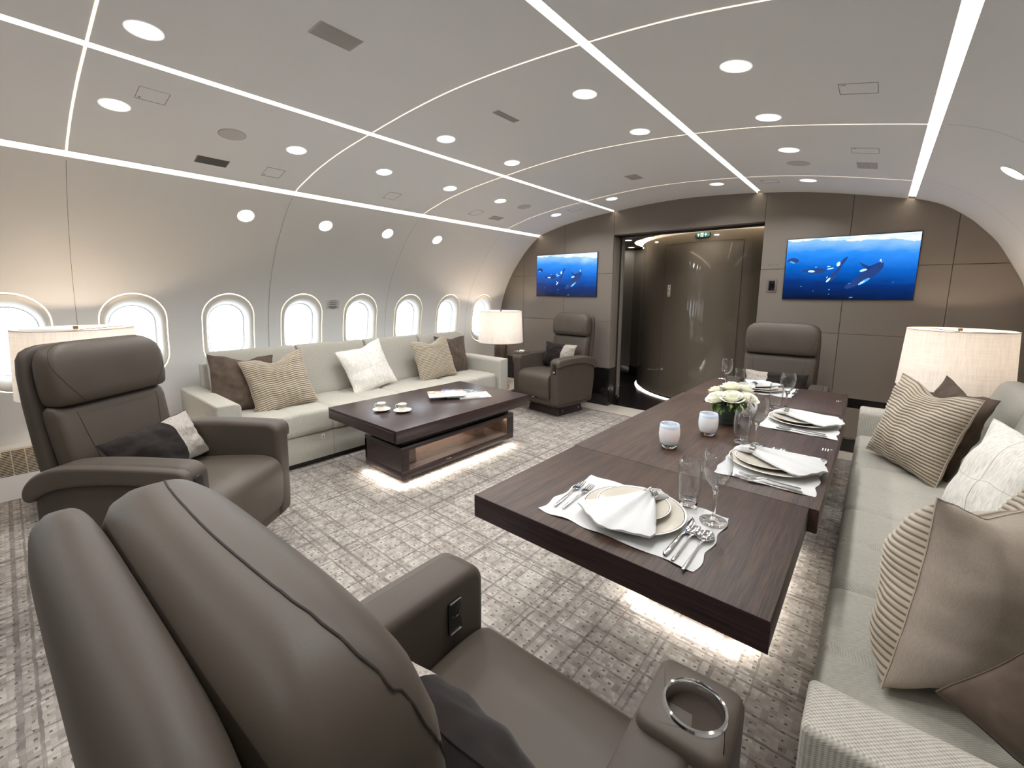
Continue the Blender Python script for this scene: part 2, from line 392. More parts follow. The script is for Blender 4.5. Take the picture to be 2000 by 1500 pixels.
def dup(root, loc, rz, label, group=None):
    r = root.copy(); C.objects.link(r); r.location = loc; r.rotation_euler = (0, 0, rz); r['label'] = label
    if group: r['group'] = group
    for ch in list(root.children):
        c = ch.copy(); C.objects.link(c); c.parent = r
        for g in ch.children:
            d = g.copy(); C.objects.link(d); d.parent = c
    return r
def lamp(name, typ, loc, e, col=(1, 1, 1), size=.1, rot=None, parent=None, **kw):
    l = bpy.data.lights.new(name, typ); l.energy = e; l.color = col
    if typ == 'AREA': l.shape = 'DISK'; l.size = size
    else: l.shadow_soft_size = size
    for k, v in kw.items(): setattr(l, k, v)
    o = bpy.data.objects.new(name, l); C.objects.link(o); o.location = loc
    if rot: o.rotation_euler = rot
    if parent: o.parent = parent
    return o

# ------------------------------------------------------------------ hull profile
PR0 = [(-4.262,0),(-4.285,.3),(-4.290,.6),(-4.275,.95),(-4.237,1.174),(-4.195,1.323),(-4.128,1.479),(-4.037,1.637),(-3.925,1.785),(-3.760,1.965),(-3.543,2.126),(-3.297,2.200),(-3.102,2.243),(-2.808,2.288),(-2.455,2.322),(-2.08,2.351),(-1.71,2.363),(-1.34,2.351),(-.965,2.322),(-.612,2.280),(-.27,2.215),(.106,2.130),(.227,2.092),(.316,2.047),(.405,1.981),(.463,1.931),(.538,1.848),(.612,1.755),(.685,1.622),(.764,1.461),(.80,1.32),(.83,1.17),(.865,.95),(.875,.6),(.86,.3),(.85,0)]
PROF = cat(PR0, 5, closed=False)
CX = -1.71
def px_at_z(z):
    for (x0, z0), (x1, z1) in zip(PROF, PROF[1:]):
        if z0 <= z <= z1 and z1 > z0: return x0+(x1-x0)*(z-z0)/(z1-z0)
    return PROF[0][0]
def pz_at_x(x):
    best = None
    for (x0, z0), (x1, z1) in zip(PROF, PROF[1:]):
        if z0 > 1.4 and x0 <= x <= x1 and x1 > x0: best = z0+(z1-z0)*(x-x0)/(x1-x0)
    return best
def pn(x):
    z0, z1 = pz_at_x(x-.01), pz_at_x(x+.01); t = Vector((.02, 0, z1-z0)).normalized(); return Vector((t.z, 0, -t.x))   # points into the cabin
Y0, Y1 = -2.2, 4.716
WIN_Y = [.62+.6125*k for k in range(-4, 7)]
SEAMS_Y = [-2.14, -.91, .318, 1.542, 2.757, 4.0]
STRIPX = [-3.543, -2.462, -.968, .106]; SW = .022
def strip_mesh(pts, y0, y1, mb, off=0, mi=0):
    n = len(pts); vs = [(p[0], y, p[1]) for y in (y0, y1) for p in pts]
    mb.add(vs, [(i, i+1, n+i+1, n+i) for i in range(n-1)], mi)
def sec(xa, xb):
    pts = [(xa, pz_at_x(xa))]+[p for p in PROF if p[1] > 1.4 and xa < p[0] < xb]+[(xb, pz_at_x(xb))]
    # returns going up into the light channels
    return pts
def offs(p, d):
    n = pn(p[0]); return (p[0]-n.x*d, p[1]-n.z*d)
ring_n = 48
def stadium(yc, zc, w, h, n=ring_n):
    r = w/2; s = h/2-r; out = []
    for i in range(8): out.append((yc+r, zc-s+2*s*(i+.5)/8) if i >= 4 else None)
    out = out[4:]
    for i in range(16): a = pi*(i+.5)/16; out.append((yc+r*cos(a), zc+s+r*sin(a)))
    for i in range(8): out.append((yc-r, zc+s-2*s*(i+.5)/8))
    for i in range(16): a = pi+pi*(i+.5)/16; out.append((yc+r*cos(a), zc-s+r*sin(a)))
    for i in range(4): out.append((yc+r, zc-s+2*s*(i+.5)/8))
    return out
mb = MB(); strip_mesh([(p[0]*1.06-.0+.10, p[1]*1.045) for p in PROF if p[1] > 1.55], Y0, Y1+.02, mb); struct(mb.build('light_block_shell', mat('light_block_skin', (60, 60, 60), .9), recalc=False))  # unseen shell added outside the liner to stop sky light leaking in
# left wall ---------------------------------------------------------
ZC, WH, WW = 1.032, .656, .392
mb = MB()
zl, zh = .62, 1.45
low = [p for p in PROF if p[0] < -3 and p[1] <= zl-.001]+[(px_at_z(zl), zl)]
high = [(px_at_z(zh), zh)]+[p for p in PROF if p[0] < STRIPX[0]-SW and p[1] > zh]
xe = STRIPX[0]-SW; high.append((xe, pz_at_x(xe))); high.append(offs((xe, pz_at_x(xe)), .05))
strip_mesh(low, Y0, Y1, mb); strip_mesh(high, Y0, Y1, mb)
edges = [Y0]+[WIN_Y[0]-.30625+.6125*k for k in range(12)]+[Y1]
def zfill(ya, yb):
    zz = [zl+(zh-zl)*k/10 for k in range(11)]; strip_mesh([(px_at_z(z), z) for z in zz], ya, yb, mb)
zfill(Y0, edges[1]) if edges[1] > Y0 else None
zfill(edges[-2], Y1)
for yc in WIN_Y:
    hole = stadium(yc, ZC, WW, WH); rings = []
    for k in range(6):
        t = k/5; row = []
        for i, (y, z) in enumerate(hole):
            a = atan2(z-ZC, y-yc); ca, sa = cos(a), sin(a)
            # rectangle boundary along same index direction
            ty = .30625/abs(ca) if abs(ca) > 1e-6 else 1e9; up = (zh-ZC) if sa > 0 else (ZC-zl); tz = up/abs(sa) if abs(sa) > 1e-6 else 1e9
            tt = min(ty, tz); ry, rz_ = yc+ca*tt, ZC+sa*tt
            yy = y+(ry-y)*t; z2 = z+(rz_-z)*t; row.append((px_at_z(z2), yy, z2))
        rings.append(row)
    # rim return
    rings.insert(0, [(p[0]-.03, p[1], p[2]) for p in rings[0]])
    loft(mb, rings, caps=False)
    # corners of the cell
    last = rings[-1]; corners = [(yc+sy*.30625, z) for sy in (1, -1) for z in (zh, zl)]
    for (cy, cz) in corners:
        best = sorted(range(ring_n), key=lambda i: (last[i][1]-cy)**2+(last[i][2]-cz)**2)
        # two neighbours either side of the corner
        i = best[0]; j = None
        for q in best[1:4]:
            if (abs(last[q][1]-cy) < 1e-5) != (abs(last[i][1]-cy) < 1e-5) and (q-i) % ring_n in (1, ring_n-1): j = q; break
        if j is not None: mb.add([last[i], last[j], (px_at_z(cz), cy, cz)], [(0, 1, 2)])
wl_ = mb.build('wall_left', M['ceil'], smooth=True, ang=50, recalc=False); struct(wl_)
for k, yc in enumerate(WIN_Y):
    if k > 9 and False: pass
    w = bpy.data.objects.new('window_%d' % (k+1), None); C.objects.link(w); w['kind'] = 'structure'; w.location = (-4.24, yc, ZC)
    def T(p): return (p[0]+4.24, p[1]-yc, p[2]-ZC)
    glow = MB(); a = stadium(yc, ZC, WW-.001, WH-.001); b = stadium(yc, ZC, WW-.022, WH-.022)
    loft(glow, [[T((px_at_z(z)-.012, y, z)) for (y, z) in a], [T((px_at_z(z)-.012, y, z)) for (y, z) in b]], caps=False); glow.build('edge_light', M['ringglow'], w, recalc=False)
    bz = MB(); rows = []
    for (dw, dx) in ((.016, -.03), (.016, .0), (.022, .006), (.034, .009), (.055, .005), (.078, -.010), (.098, -.035), (.110, -.060), (.113, -.085), (.113, -.12)):
        t = min(1, (dw-.016)/.097); hh = WH-dw-(WH-WW)*0
        pts = stadium(yc, ZC+.006*t, WW-dw, WH-dw*(1.75)+.012)
        base = [px_at_z(z) for (y, z) in pts]; rows.append([T((bx+dx, y, z)) for bx, (y, z) in zip(base, pts)])
    loft(bz, rows, caps=False); bz.build('bezel', M['bezel'], w, recalc=False, ang=60)
    pn_ = MB(); pts = stadium(yc, ZC+.006, WW-.110, WH-.185); pn_.add([T((px_at_z(z)-.085, y, z)) for (y, z) in pts], [tuple(range(ring_n))]); pn_.build('pane', M['pane'], w, smooth=False)
    fr = MB(); a = stadium(yc, ZC+.006, WW-.116, WH-.19); b = stadium(yc, ZC+.006, WW-.135, WH-.21)
    loft(fr, [[T((px_at_z(z)-.08, y, z)) for (y, z) in a], [T((px_at_z(z)-.083, y, z)) for (y, z) in b], [T((px_at_z(z)-.13, y, z)) for (y, z) in b]], caps=False); fr.build('pane_frame', mat('pane_gasket', (236, 240, 244), .4) if k == 0 else bpy.data.materials['pane_gasket'], w, recalc=False)
    po = bpy.data.lights.new('window_portal', 'AREA'); po.shape = 'RECTANGLE'; po.size = .5; po.size_y = .3
    po.cycles.is_portal = True
    pob = bpy.data.objects.new('window_portal', po); C.objects.link(pob); pob.location = (-4.40, yc, ZC); pob.rotation_euler = (0, radians(-90), 0)
# ceiling -----------------------------------------------------------
ROWS = {-2.95: [-.9, .456, 1.315, 1.953, 2.603, 3.251, 4.203], -2.22: [-.9, .454, 1.932, 2.576, 4.151], -1.213: [-.9, .45, 1.953, 2.59, 4.19], -.530: [-.9, .45, 1.32, 1.969, 2.612, 3.254, 4.182]}
mb = MB(); HC = .080; RH = .0545
for a, b in zip(STRIPX, STRIPX[1:]):
    xs = sorted(x for x in ROWS if a < x < b); cuts = [a+SW]
    for x in xs: cuts += [x-HC, x+HC]
    cuts.append(b-SW)
    for i in range(len(cuts)-1):
        pts = sec(cuts[i], cuts[i+1])
        if i == 0: pts = [offs(pts[0], .05)]+pts
        if i == len(cuts)-2: pts = pts+[offs(pts[-1], .05)]
        if i % 2 == 0: strip_mesh(pts, Y0, Y1, mb); continue
        x = xs[i//2]; y = Y0
        for yc in ROWS[x]+[None]:
            ye = yc-HC if yc is not None else Y1
            strip_mesh(pts, y, ye, mb)
            if yc is None: break
            y = yc+HC; rings = []
            for k in range(4):
                t = k/3; row = []
                for j in range(40):
                    an = 2*pi*(j+.5)/40; ca, sa = cos(an), sin(an); q = HC/max(abs(ca), abs(sa)); rr_ = RH+(q-RH)*t
                    row.append((x+ca*rr_, yc+sa*rr_, pz_at_x(x+ca*rr_)))
                rings.append(row)
            loft(mb, rings, caps=False)
            for sx in (1, -1):
                for sy in (1, -1):
                    an = atan2(sy, sx) % (2*pi); j = int(an/(2*pi)*40-.5); j2 = (j+1) % 40
                    mb.add([rings[-1][j], rings[-1][j2], (x+sx*HC, yc+sy*HC, pz_at_x(x+sx*HC))], [(0, 1, 2)])
struct(mb.build('ceiling', M['ceil'], ang=50, recalc=False))
mb = MB(); xa = STRIPX[3]+SW
pts = [offs((xa, pz_at_x(xa)), .05), (xa, pz_at_x(xa))]
i0 = max(i for i, p in enumerate(PROF) if p[0] <= xa and p[1] > 2)
pts += PROF[i0+1:]; strip_mesh(pts, Y0, Y1, mb); struct(mb.build('wall_right', M['ceil'], ang=50, recalc=False))
names = ['long ceiling light strip nearest the window wall', 'long ceiling light strip second from the window wall', 'long ceiling light strip over the dining table, third from the window wall', 'long ceiling light strip above the right sofa side, farthest from the windows']
for x, lab in zip(STRIPX, names):
    mb = MB(); a = offs((x-SW, pz_at_x(x-SW)), .022); b = offs((x+SW, pz_at_x(x+SW)), .022)
    mb.add([(a[0], Y0, a[1]), (b[0], Y0, b[1]), (b[0], Y1-.004, b[1]), (a[0], Y1-.004, a[1])], [(0, 1, 2, 3)])
    tag(mb.build('light_strip', M['strip'], smooth=False), lab, 'light strip')
    mb = MB(); a2 = offs((x-SW, pz_at_x(x-SW)), .05); b2 = offs((x+SW, pz_at_x(x+SW)), .05)
    mb.add([(a2[0], Y0, a2[1]), (b2[0], Y0, b2[1]), (b2[0], Y1, b2[1]), (a2[0], Y1, a2[1])], [(0, 1, 2, 3)]); struct(mb.build('trim_1', M['ceil'], smooth=False))
tr_lab = {.318: 'crosswise glowing ceiling seam nearest the camera', 1.542: 'crosswise glowing ceiling seam above the near end of the coffee table', 2.757: 'crosswise glowing ceiling seam over the middle of the dining table', 4.0: 'faint crosswise glowing ceiling seam closest to the far wall', -.91: None, -2.14: None}
for y in SEAMS_Y:
    w = {.318: .0045, 1.542: .0032, 2.757: .0028, 4.0: .0022}.get(y, .003)
    if tr_lab[y]:
        mb = MB()
        for a, b in zip(STRIPX, STRIPX[1:]):
            pts = [offs(p, -.0012) for p in sec(a+SW, b-SW)]; strip_mesh(pts, y-w, y+w, mb)
        tag(mb.build('light_seam', M['seamlight'], recalc=False, ang=60), tr_lab[y], 'light seam')
    mb = MB(); zz = [p for p in PROF if p[0] < STRIPX[0]-SW]
    strip_mesh([(p[0]+.004, p[1]-.001) for p in zz], y-.0009, y+.0009, mb); struct(mb.build('trim_2', M['groove'], recalc=False, ang=60))
    mb = MB(); zz = [p for p in PROF if p[0] > STRIPX[3]+SW]
    strip_mesh([(p[0]-.0012, p[1]-.0004) for p in zz], y-.0009, y+.0009, mb); struct(mb.build('trim_3', M['groove'], recalc=False, ang=60))
# floor -------------------------------------------------------------
mb = MB(); box(mb, -4.31, Y0, -.05, .90, 4.45, 0, .0); struct(mb.build('floor', M['carpet'], smooth=False))
mb = MB(); box(mb, -4.31, 4.45, -.05, .90, 4.80, -.002, .0); struct(mb.build('trim_4', M['stone'], smooth=False), 'pale stone threshold strip across the doorway end')
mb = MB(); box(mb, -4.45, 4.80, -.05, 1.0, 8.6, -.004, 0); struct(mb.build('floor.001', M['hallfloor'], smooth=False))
mb = MB(); box(mb, -2.463, 4.797, -.01, -.905, 4.803, .001, 0); struct(mb.build('trim_5', M['steel'], smooth=False))
# back wall behind the camera -----------------------------------------
mb = MB(); box(mb, -4.4, Y0-.05, -.05, 1.0, Y0, 2.5, 0); struct(mb.build('wall_back', M['wallpanel'], smooth=False))

# far bulkhead ------------------------------------------------------
ARCH = [(p[0], p[1]) for p in PROF]
def clip(poly, ax, val, keep_less):
    out = []
    for i in range(len(poly)):
        a = poly[i]; b = poly[(i+1) % len(poly)]
        ia = (a[ax] <= val) == keep_less or a[ax] == val; ib = (b[ax] <= val) == keep_less or b[ax] == val
        if ia: out.append(a)
        if ia != ib:
            t = (val-a[ax])/(b[ax]-a[ax]); out.append((a[0]+(b[0]-a[0])*t, a[1]+(b[1]-a[1])*t))
    return out
def panel(mb, x0, x1, z0, z1, ya=4.69, yb=4.72, g=.0014, mi=0):
    p = [(q[0]+(.012 if q[0] < CX else -.012) if False else q[0], q[1]) for q in ARCH]
    for ax, v, k in ((0, x0+g, False), (0, x1-g, True), (1, z0+g, False), (1, z1-g, True)):
        p = clip(p, ax, v, k)
        if len(p) < 3: return
    rprism(mb, p, 'y', ya, yb, .0018, 1, mi)
mb = MB()
XL, XR = -2.463, -.905
for x0, x1 in ((-4.4, -3.815), (-3.815, -3.145), (-3.145, XL)):
    for z0, z1 in ((.47, 1.042), (1.042, 1.613), (1.613, 2.6)): panel(mb, x0, x1, z0, z1)
for x0, x1 in ((XR, -.253), (-.253, .395), (.395, 1.0)):
    for z0, z1 in ((.487, 1.042), (1.042, 1.613), (1.613, 2.6)): panel(mb, x0, x1, z0, z1)
panel(mb, XL, XR, 2.055, 2.6)
struct(mb.build('wall_far', M['wallpanel'], ang=30))
mb = MB(); box(mb, -4.47, 4.722, 0, XL-.002, 4.75, 2.5, 0); box(mb, XR+.002, 4.722, 0, 1., 4.75, 2.5, 0); box(mb, XL, 4.722, 2.06, XR, 4.75, 2.5, 0)
struct(mb.build('wall_far.001', M['groove'], smooth=False))
mb = MB(); box(mb, -4.3, 4.692, 0, XL, 4.721, .466, .002); box(mb, XR, 4.692, 0, .9, 4.721, .483, .002); struct(mb.build('baseboard_far', M['black'], ang=30))
mb = MB(); box(mb, XR, 4.688, .484, .9, 4.694, .489, .0005); box(mb, XR+.2, 4.687, .118, .9, 4.6925, .124, .0005); box(mb, -4.2, 4.687, .118, XL-.09, 4.6925, .124, .0005); struct(mb.build('trim_6', M['steel'], smooth=False))  # low strips stand in for bright lines reflected in the lacquer
mb = MB(); box(mb, XR, 4.684, .13, .88, 4.691, .40, .001); struct(mb.build('trim_7', mat('lacquer_reflection', (120, 112, 102), .12), smooth=False))  # grey panel standing in for the reflection in the black lacquer base
# pilaster return, track and sliding door edge
mb = MB(); box(mb, XL-.03, 4.721, .47, XL, 4.862, 2.04, .002); struct(mb.build('trim_8', M['wallpanel']))
mb = MB(); box(mb, XL-.03, 4.721, 0, XL, 4.862, .468, .002); struct(mb.build('trim_9', M['darkbrown']))
mb = MB(); box(mb, XL-.03, 4.862, 0, XL+.004, 4.892, 2.04, .001); box(mb, XL, 4.80, 2.038, XR, 4.86, 2.058, .001); struct(mb.build('trim_10', M['blackmatte']))
mb = MB(); box(mb, XL-.02, 4.895, .10, XL+.022, 4.95, 2.035, .004); d = mb.build('door_1', M['wallpanel']); struct(d)
mb = MB(); box(mb, XL-.02, 4.895, 0, XL+.021, 4.95, .098, .002); mb.build('door_kick_plate', M['black'], d)
mb = MB(); box(mb, XL-.018, 4.893, .226, XL+.0235, 4.952, .232, .0005); mb.build('door_inlay', M['steel'], d)
mb = MB(); box(mb, XL, 4.721, 2.056, XR, 4.80, 2.07, 0); struct(mb.build('trim_11', M['wallpanel']))
mb = MB(); box(mb, XR, 4.721, 0, XR+.03, 5.0, 2.04, .002); struct(mb.build('trim_12', M['wallpanel']))
# vestibule ------------------------------------------------------------
CC = (-1.60, 6.75); CR = 1.30
def arc(r, a0=100, a1=440, n=96): return [(CC[0]+r*cos(radians(a0+(a1-a0)*i/n)), CC[1]+r*sin(radians(a0+(a1-a0)*i/n))) for i in range(n+1)]
def arcband(mb, ra, za, rb, zb, a0=170, a1=350, n=90, mi=0):
    A = arc(ra, a0, a1, n); B = arc(rb, a0, a1, n); vs = [(p[0], p[1], za) for p in A]+[(p[0], p[1], zb) for p in B]
    mb.add(vs, [(i, i+1, n+2+i, n+1+i) for i in range(n)], mi)
mb = MB(); arcband(mb, CR, .035, CR, 2.2, 150, 390); arcband(mb, CR, .035, CR-.05, .035, 150, 390); struct(mb.build('wall_vestibule', M['curved'], recalc=False, ang=60))
mb = MB(); arcband(mb, CR-.04, .004, CR+.022, .004, 150, 390); tag(mb.build('floor_light_ring', emis('ring_light', (250, 246, 240), 3.0), recalc=False), 'curved white light line at the foot of the round glossy wall', 'light ring')
mb = MB(); arcband(mb, CR+.115, 2.13, CR+.115, 2.20, 150, 390); tag(mb.build('cove_light_ring', emis('cove_light', (255, 240, 214), 5.0), recalc=False), 'curved cove light above the round glossy wall', 'light ring')
mb = MB(); arcband(mb, CR, 2.2, CR+.12, 2.2, 150, 390); struct(mb.build('ceiling.001', M['ceil'], recalc=False))
mb = MB(); N_ = 96; a = arc(CR+.12, 0, 360, N_); o_ = []
for p in a:
    dx, dy = p[0]-CC[0], p[1]-CC[1]; tx = (2.55 if dx > 0 else 2.85)/abs(dx) if abs(dx) > 1e-6 else 1e9; ty = (2.0 if dy > 0 else 1.90)/abs(dy) if abs(dy) > 1e-6 else 1e9; t = min(tx, ty); o_.append((CC[0]+dx*t, CC[1]+dy*t))
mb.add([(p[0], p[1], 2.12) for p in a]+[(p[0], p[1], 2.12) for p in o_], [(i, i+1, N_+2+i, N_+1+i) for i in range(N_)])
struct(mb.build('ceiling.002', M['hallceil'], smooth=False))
mb = MB()
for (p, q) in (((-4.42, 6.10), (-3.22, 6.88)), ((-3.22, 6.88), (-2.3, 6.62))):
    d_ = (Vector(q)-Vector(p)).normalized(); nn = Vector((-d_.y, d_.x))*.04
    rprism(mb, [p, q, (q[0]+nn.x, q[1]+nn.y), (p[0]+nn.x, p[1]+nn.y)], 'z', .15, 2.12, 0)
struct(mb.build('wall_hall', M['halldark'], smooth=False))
mb = MB()
for (p, q) in (((-4.42, 6.08), (-3.22, 6.86)), ((-3.22, 6.86), (-2.3, 6.60))):
    d_ = (Vector(q)-Vector(p)).normalized(); nn = Vector((-d_.y, d_.x))*.05
    rprism(mb, [p, q, (q[0]+nn.x, q[1]+nn.y), (p[0]+nn.x, p[1]+nn.y)], 'z', 0, .15, 0)
struct(mb.build('baseboard_hall', M['black'], smooth=False))
# hall door seams on the dark far wall
mb = MB(); d_ = (Vector((-3.22, 6.88))-Vector((-4.5, 6.05))).normalized()
for s in (.80,):
    for (u0, u1, z0, z1) in ((1.24, 1.246, .16, 1.62), (.4, 1.246, 1.614, 1.62)):
        p = Vector((-4.5, 6.05))+d_*u0; q = Vector((-4.5, 6.05))+d_*u1; nn = Vector((d_.y, -d_.x))*.003
        rprism(mb, [tuple(p), tuple(q), tuple(q+nn), tuple(p+nn)], 'z', z0, z1, 0)
    for z in (.45, .95, 1.45):
        p = Vector((-4.5, 6.05))+d_*1.23; q = p+d_*.02; nn = Vector((d_.y, -d_.x))*.008
        rprism(mb, [tuple(p), tuple(q), tuple(q+nn), tuple(p+nn)], 'z', z, z+.07, 0)
struct(mb.build('door_2', M['blackmatte'], smooth=False))
mb = MB(); box(mb, -4.47, 8.6, 0, 1.0, 8.65, 2.5, 0); box(mb, -4.47, 4.75, 0, -4.43, 8.6, 2.5, 0); box(mb, -4.47, 4.75, 2.3, 1.0, 8.65, 2.35, 0); box(mb, 0.95, 4.75, 0, 1.0, 8.6, 2.2, 0); struct(mb.build('hall_light_block', M['halldark'], smooth=False))  # unseen outer box added round the hall to keep outside light out
# door leaf seams on the round wall
def on_arc(px_ang, r=CR+.0015): return (CC[0]+r*cos(radians(px_ang)), CC[1]+r*sin(radians(px_ang)))
mb = MB()
for ang, w in ((243, .0016), (285.5, .003)):
    p = on_arc(ang); tube(mb, [(p[0], p[1], .04), (p[0], p[1], 2.0)], w, 5)
tube(mb, [(*on_arc(243+42.5*i/20), 2.0) for i in range(21)], .0022, 5)
struct(mb.build('door_3', M['groove']))
# ceiling kit -------------------------------------------------------
def frame_at(x, y, off=.0):
    z = pz_at_x(x); n = pn(x); q = Vector((x, y, z))+n*off; T = Matrix.Translation(q)
    xx = Vector((-n.z, 0, n.x)); T2 = Matrix((( xx.x, 0, n.x, q.x), (0, 1, 0, q.y), (xx.z, 0, n.z, q.z), (0, 0, 0, 1)))
    return T2   # local z = into cabin
rot_cache = {}
dl_proto = None
def downlight(x, y, label, group='ceiling downlights', flush=False):
    T = frame_at(x, y)
    o = bpy.data.objects.new('recessed_downlight', None); C.objects.link(o); o.matrix_world = T; tag(o, label, 'ceiling light', group)
    if 'ring' not in rot_cache:
        a = MB(); lathe(a, [(.064, -.004), (.064, .002), (.061, .004), (.057, .004), (.055, .001), (.055, -.004)], 32); rot_cache['ring'] = a.build('trim_ring', M['downring'], recalc=True).data
        bpy.data.objects.remove(bpy.data.objects['trim_ring'])
        a = MB(); lathe(a, [(.0555, .0008), (.053, .0022), (.040, .0026), (.038, .0018), (0.0001, .0018)], 32); rot_cache['dif'] = a.build('diffuser', M['down'], recalc=True).data
        bpy.data.objects.remove(bpy.data.objects['diffuser'])
    if 'cone' not in rot_cache:
        a = MB(); lathe(a, [(.0600, .0), (.0600, .0015), (.0575, .0022), (.0545, .0010), (.0535, -.002), (.0430, -.030), (.0400, -.034)], 40); rot_cache['cone'] = a.build('reflector', M['downcone'], recalc=False).data; bpy.data.objects.remove(bpy.data.objects['reflector'])
        a = MB(); lathe(a, [(.0435, -.030), (.036, -.027), (.02, -.025), (.0001, -.0245)], 32); rot_cache['lens'] = a.build('lens', M['down'], recalc=False).data; bpy.data.objects.remove(bpy.data.objects['lens'])
    for nm, k in (('trim_ring', 'ring'), ('diffuser', 'dif')) if flush else (('reflector', 'cone'), ('lens', 'lens')):
        c = bpy.data.objects.new(nm, rot_cache[k]); C.objects.link(c); c.parent = o
    lt = bpy.data.lights.new('downlight_beam', 'AREA'); lt.shape = 'DISK'; lt.size = .10; lt.energy = DOWN_W*(.5 if flush else 1); lt.color = (.98, .985, 1.0); lt.spread = radians(140)
    lo = bpy.data.objects.new('downlight_beam', lt); C.objects.link(lo); lo.parent = o; lo.location = (0, 0, .012); lo.rotation_euler = (pi, 0, 0)
    return o
rows = {-2.95: [(.456, 'first from the camera'), (1.315, 'second from the camera'), (1.953, 'third from the camera'), (2.603, 'fourth from the camera'), (3.251, 'fifth from the camera'), (4.203, 'last before the far wall')],
        -2.22: [(.454, 'first and largest'), (1.932, 'second'), (2.576, 'third'), (4.151, 'last before the far wall')],
        -1.213: [(1.953, 'nearest'), (2.59, 'middle one'), (4.19, 'farthest one')],
        -.530: [(1.969, 'nearest and largest'), (2.612, 'second'), (3.254, 'third'), (4.182, 'last before the far wall')]}
rn = {-2.95: 'round downlight in the row beside the window-side light strip', -2.22: 'round downlight right of the second light strip', -1.213: 'round downlight left of the light strip over the dining table', -.530: 'round downlight in the row over the dining table right edge'}
for x, l in rows.items():
    for y, w in l: downlight(x, y, rn[x]+', '+w, rn[x].replace('round downlight', 'downlights'))
for x, y in ((-1.213, .45), (-.53, .45), (-.53, 1.32), (-2.95, -.9), (-2.22, -.9), (-1.213, -.9), (-.53, -.9)): downlight(x, y, 'round downlight behind the camera, outside the picture', 'downlights behind the camera')
for i, y in enumerate((1.27, 1.892, 2.513, 3.136)): downlight(-3.778, y, 'round wall light above the windows, %s' % ['nearest to the camera', 'second along', 'third along', 'farthest along'][i], 'round wall lights above the windows', True)
for y in (3.2,): downlight(.43, y, 'round wall light on the right wall at the picture edge', None, True)
downlight(.43, 2.5, 'round wall light on the right wall, outside the picture', None, True)
def rect_fit(x, y, w, h, name, label, cat_, mats, kind):
    T = frame_at(x, y)
    o = bpy.data.objects.new(name, None); C.objects.link(o); o.matrix_world = T; tag(o, label, cat_)
    if kind == 'vent':
        a = MB(); box(a, -w/2, -h/2, -.002, w/2, h/2, .0015, .001); a.build('plate', mats[0], o)
        a = MB(); n = 14
        for i in range(n):
            yy = -w/2+w*(i+.5)/n
            box(a, yy-.0012, -h/2+.006, .0014, yy+.0012, h/2-.006, .0022, 0)
        a.build('slats', mats[1], o)
    else:
        a = MB(); e = .0009
        for (x0, y0, x1, y1) in ((-w/2, -h/2, w/2, -h/2+2*e), (-w/2, h/2-2*e, w/2, h/2), (-w/2, -h/2, -w/2+2*e, h/2), (w/2-2*e, -h/2, w/2, h/2)): box(a, x0, y0, 0, x1, y1, .0012, 0)
        a.build('frame_line', mats[0], o)
        a = MB(); tube(a, [(-w/2+.018+.007*cos(t), -h/2+.02+.008*sin(t), .001) for t in [radians(q) for q in range(180, 361, 20)]], .0011, 5); a.build('latch', mats[0], o)
    return o
V2 = [M['vent'], M['ventdark']]; V3 = [mat('vent_frame_dark', (118, 115, 110), .7), mat('vent_slot', (66, 64, 62), .8)]
rect_fit(-1.735, .955, .108, .175, 'ceiling_vent', 'large grey air vent on the ceiling, top centre of the photo', 'vent', V2, 'vent')
rect_fit(-3.338, .955, .090, .175, 'ceiling_vent', 'dark slatted air vent beside the round speaker near the window-side light strip', 'vent', V3, 'vent')
rect_fit(-1.725, 1.95, .045, .185, 'ceiling_vent', 'narrow grey slot vent between the downlights mid ceiling', 'vent', V2, 'vent')
rect_fit(-.150, 3.625, .108, .17, 'ceiling_vent', 'small grey vent near the rightmost light strip and far speaker', 'vent', V2, 'vent')
rect_fit(-1.718, 3.59, .108, .17, 'ceiling_vent', 'faint grey vent in the middle of the far ceiling', 'vent', V2, 'vent')
rect_fit(-3.328, 3.60, .090, .17, 'ceiling_vent', 'grey vent beside the window-side light strip near the far wall', 'vent', V2, 'vent')
for x, y, lab in ((-2.755, .568, 'outlined access panel beside the two nearest downlights'), (-3.325, 1.312, 'outlined access panel past the dark slatted vent'), (-3.31, 2.26, 'outlined access panel third along the window-side light strip'), (-3.30, 3.26, 'faint outlined access panel farthest along the window-side light strip'), (-.152, 2.29, 'outlined access panel left of the rightmost light strip, nearer one'), (-.152, 3.255, 'outlined access panel left of the rightmost light strip, farther one'), (-.8, 4.2, 'faint outlined access panel between far downlights on the right'), (-2.7, 4.2, 'faint outlined access panel close to the far wall on the left')):
    rect_fit(x, y, .13, .115, 'access_panel', lab, 'hatch', [M['hatchline']], 'hatch')
for x, y, lab in ((-2.953, .957, 'round flat ceiling speaker near the dark slatted vent'), (-2.944, 3.616, 'round flat ceiling speaker between two far downlights on the left'), (-.524, 3.61, 'round flat ceiling speaker between two far downlights on the right')):
    o = bpy.data.objects.new('ceiling_speaker', None); C.objects.link(o); o.matrix_world = frame_at(x, y); tag(o, lab, 'speaker')
    a = MB(); lathe(a, [(.070, -.002), (.070, .001), (.068, .002), (.066, .0015)], 32); a.build('rim', M['ventdark'], o)
    a = MB(); disk(a, .0665, (0, 0, .0015), 32); a.build('grille', M['vent'], o, smooth=False)
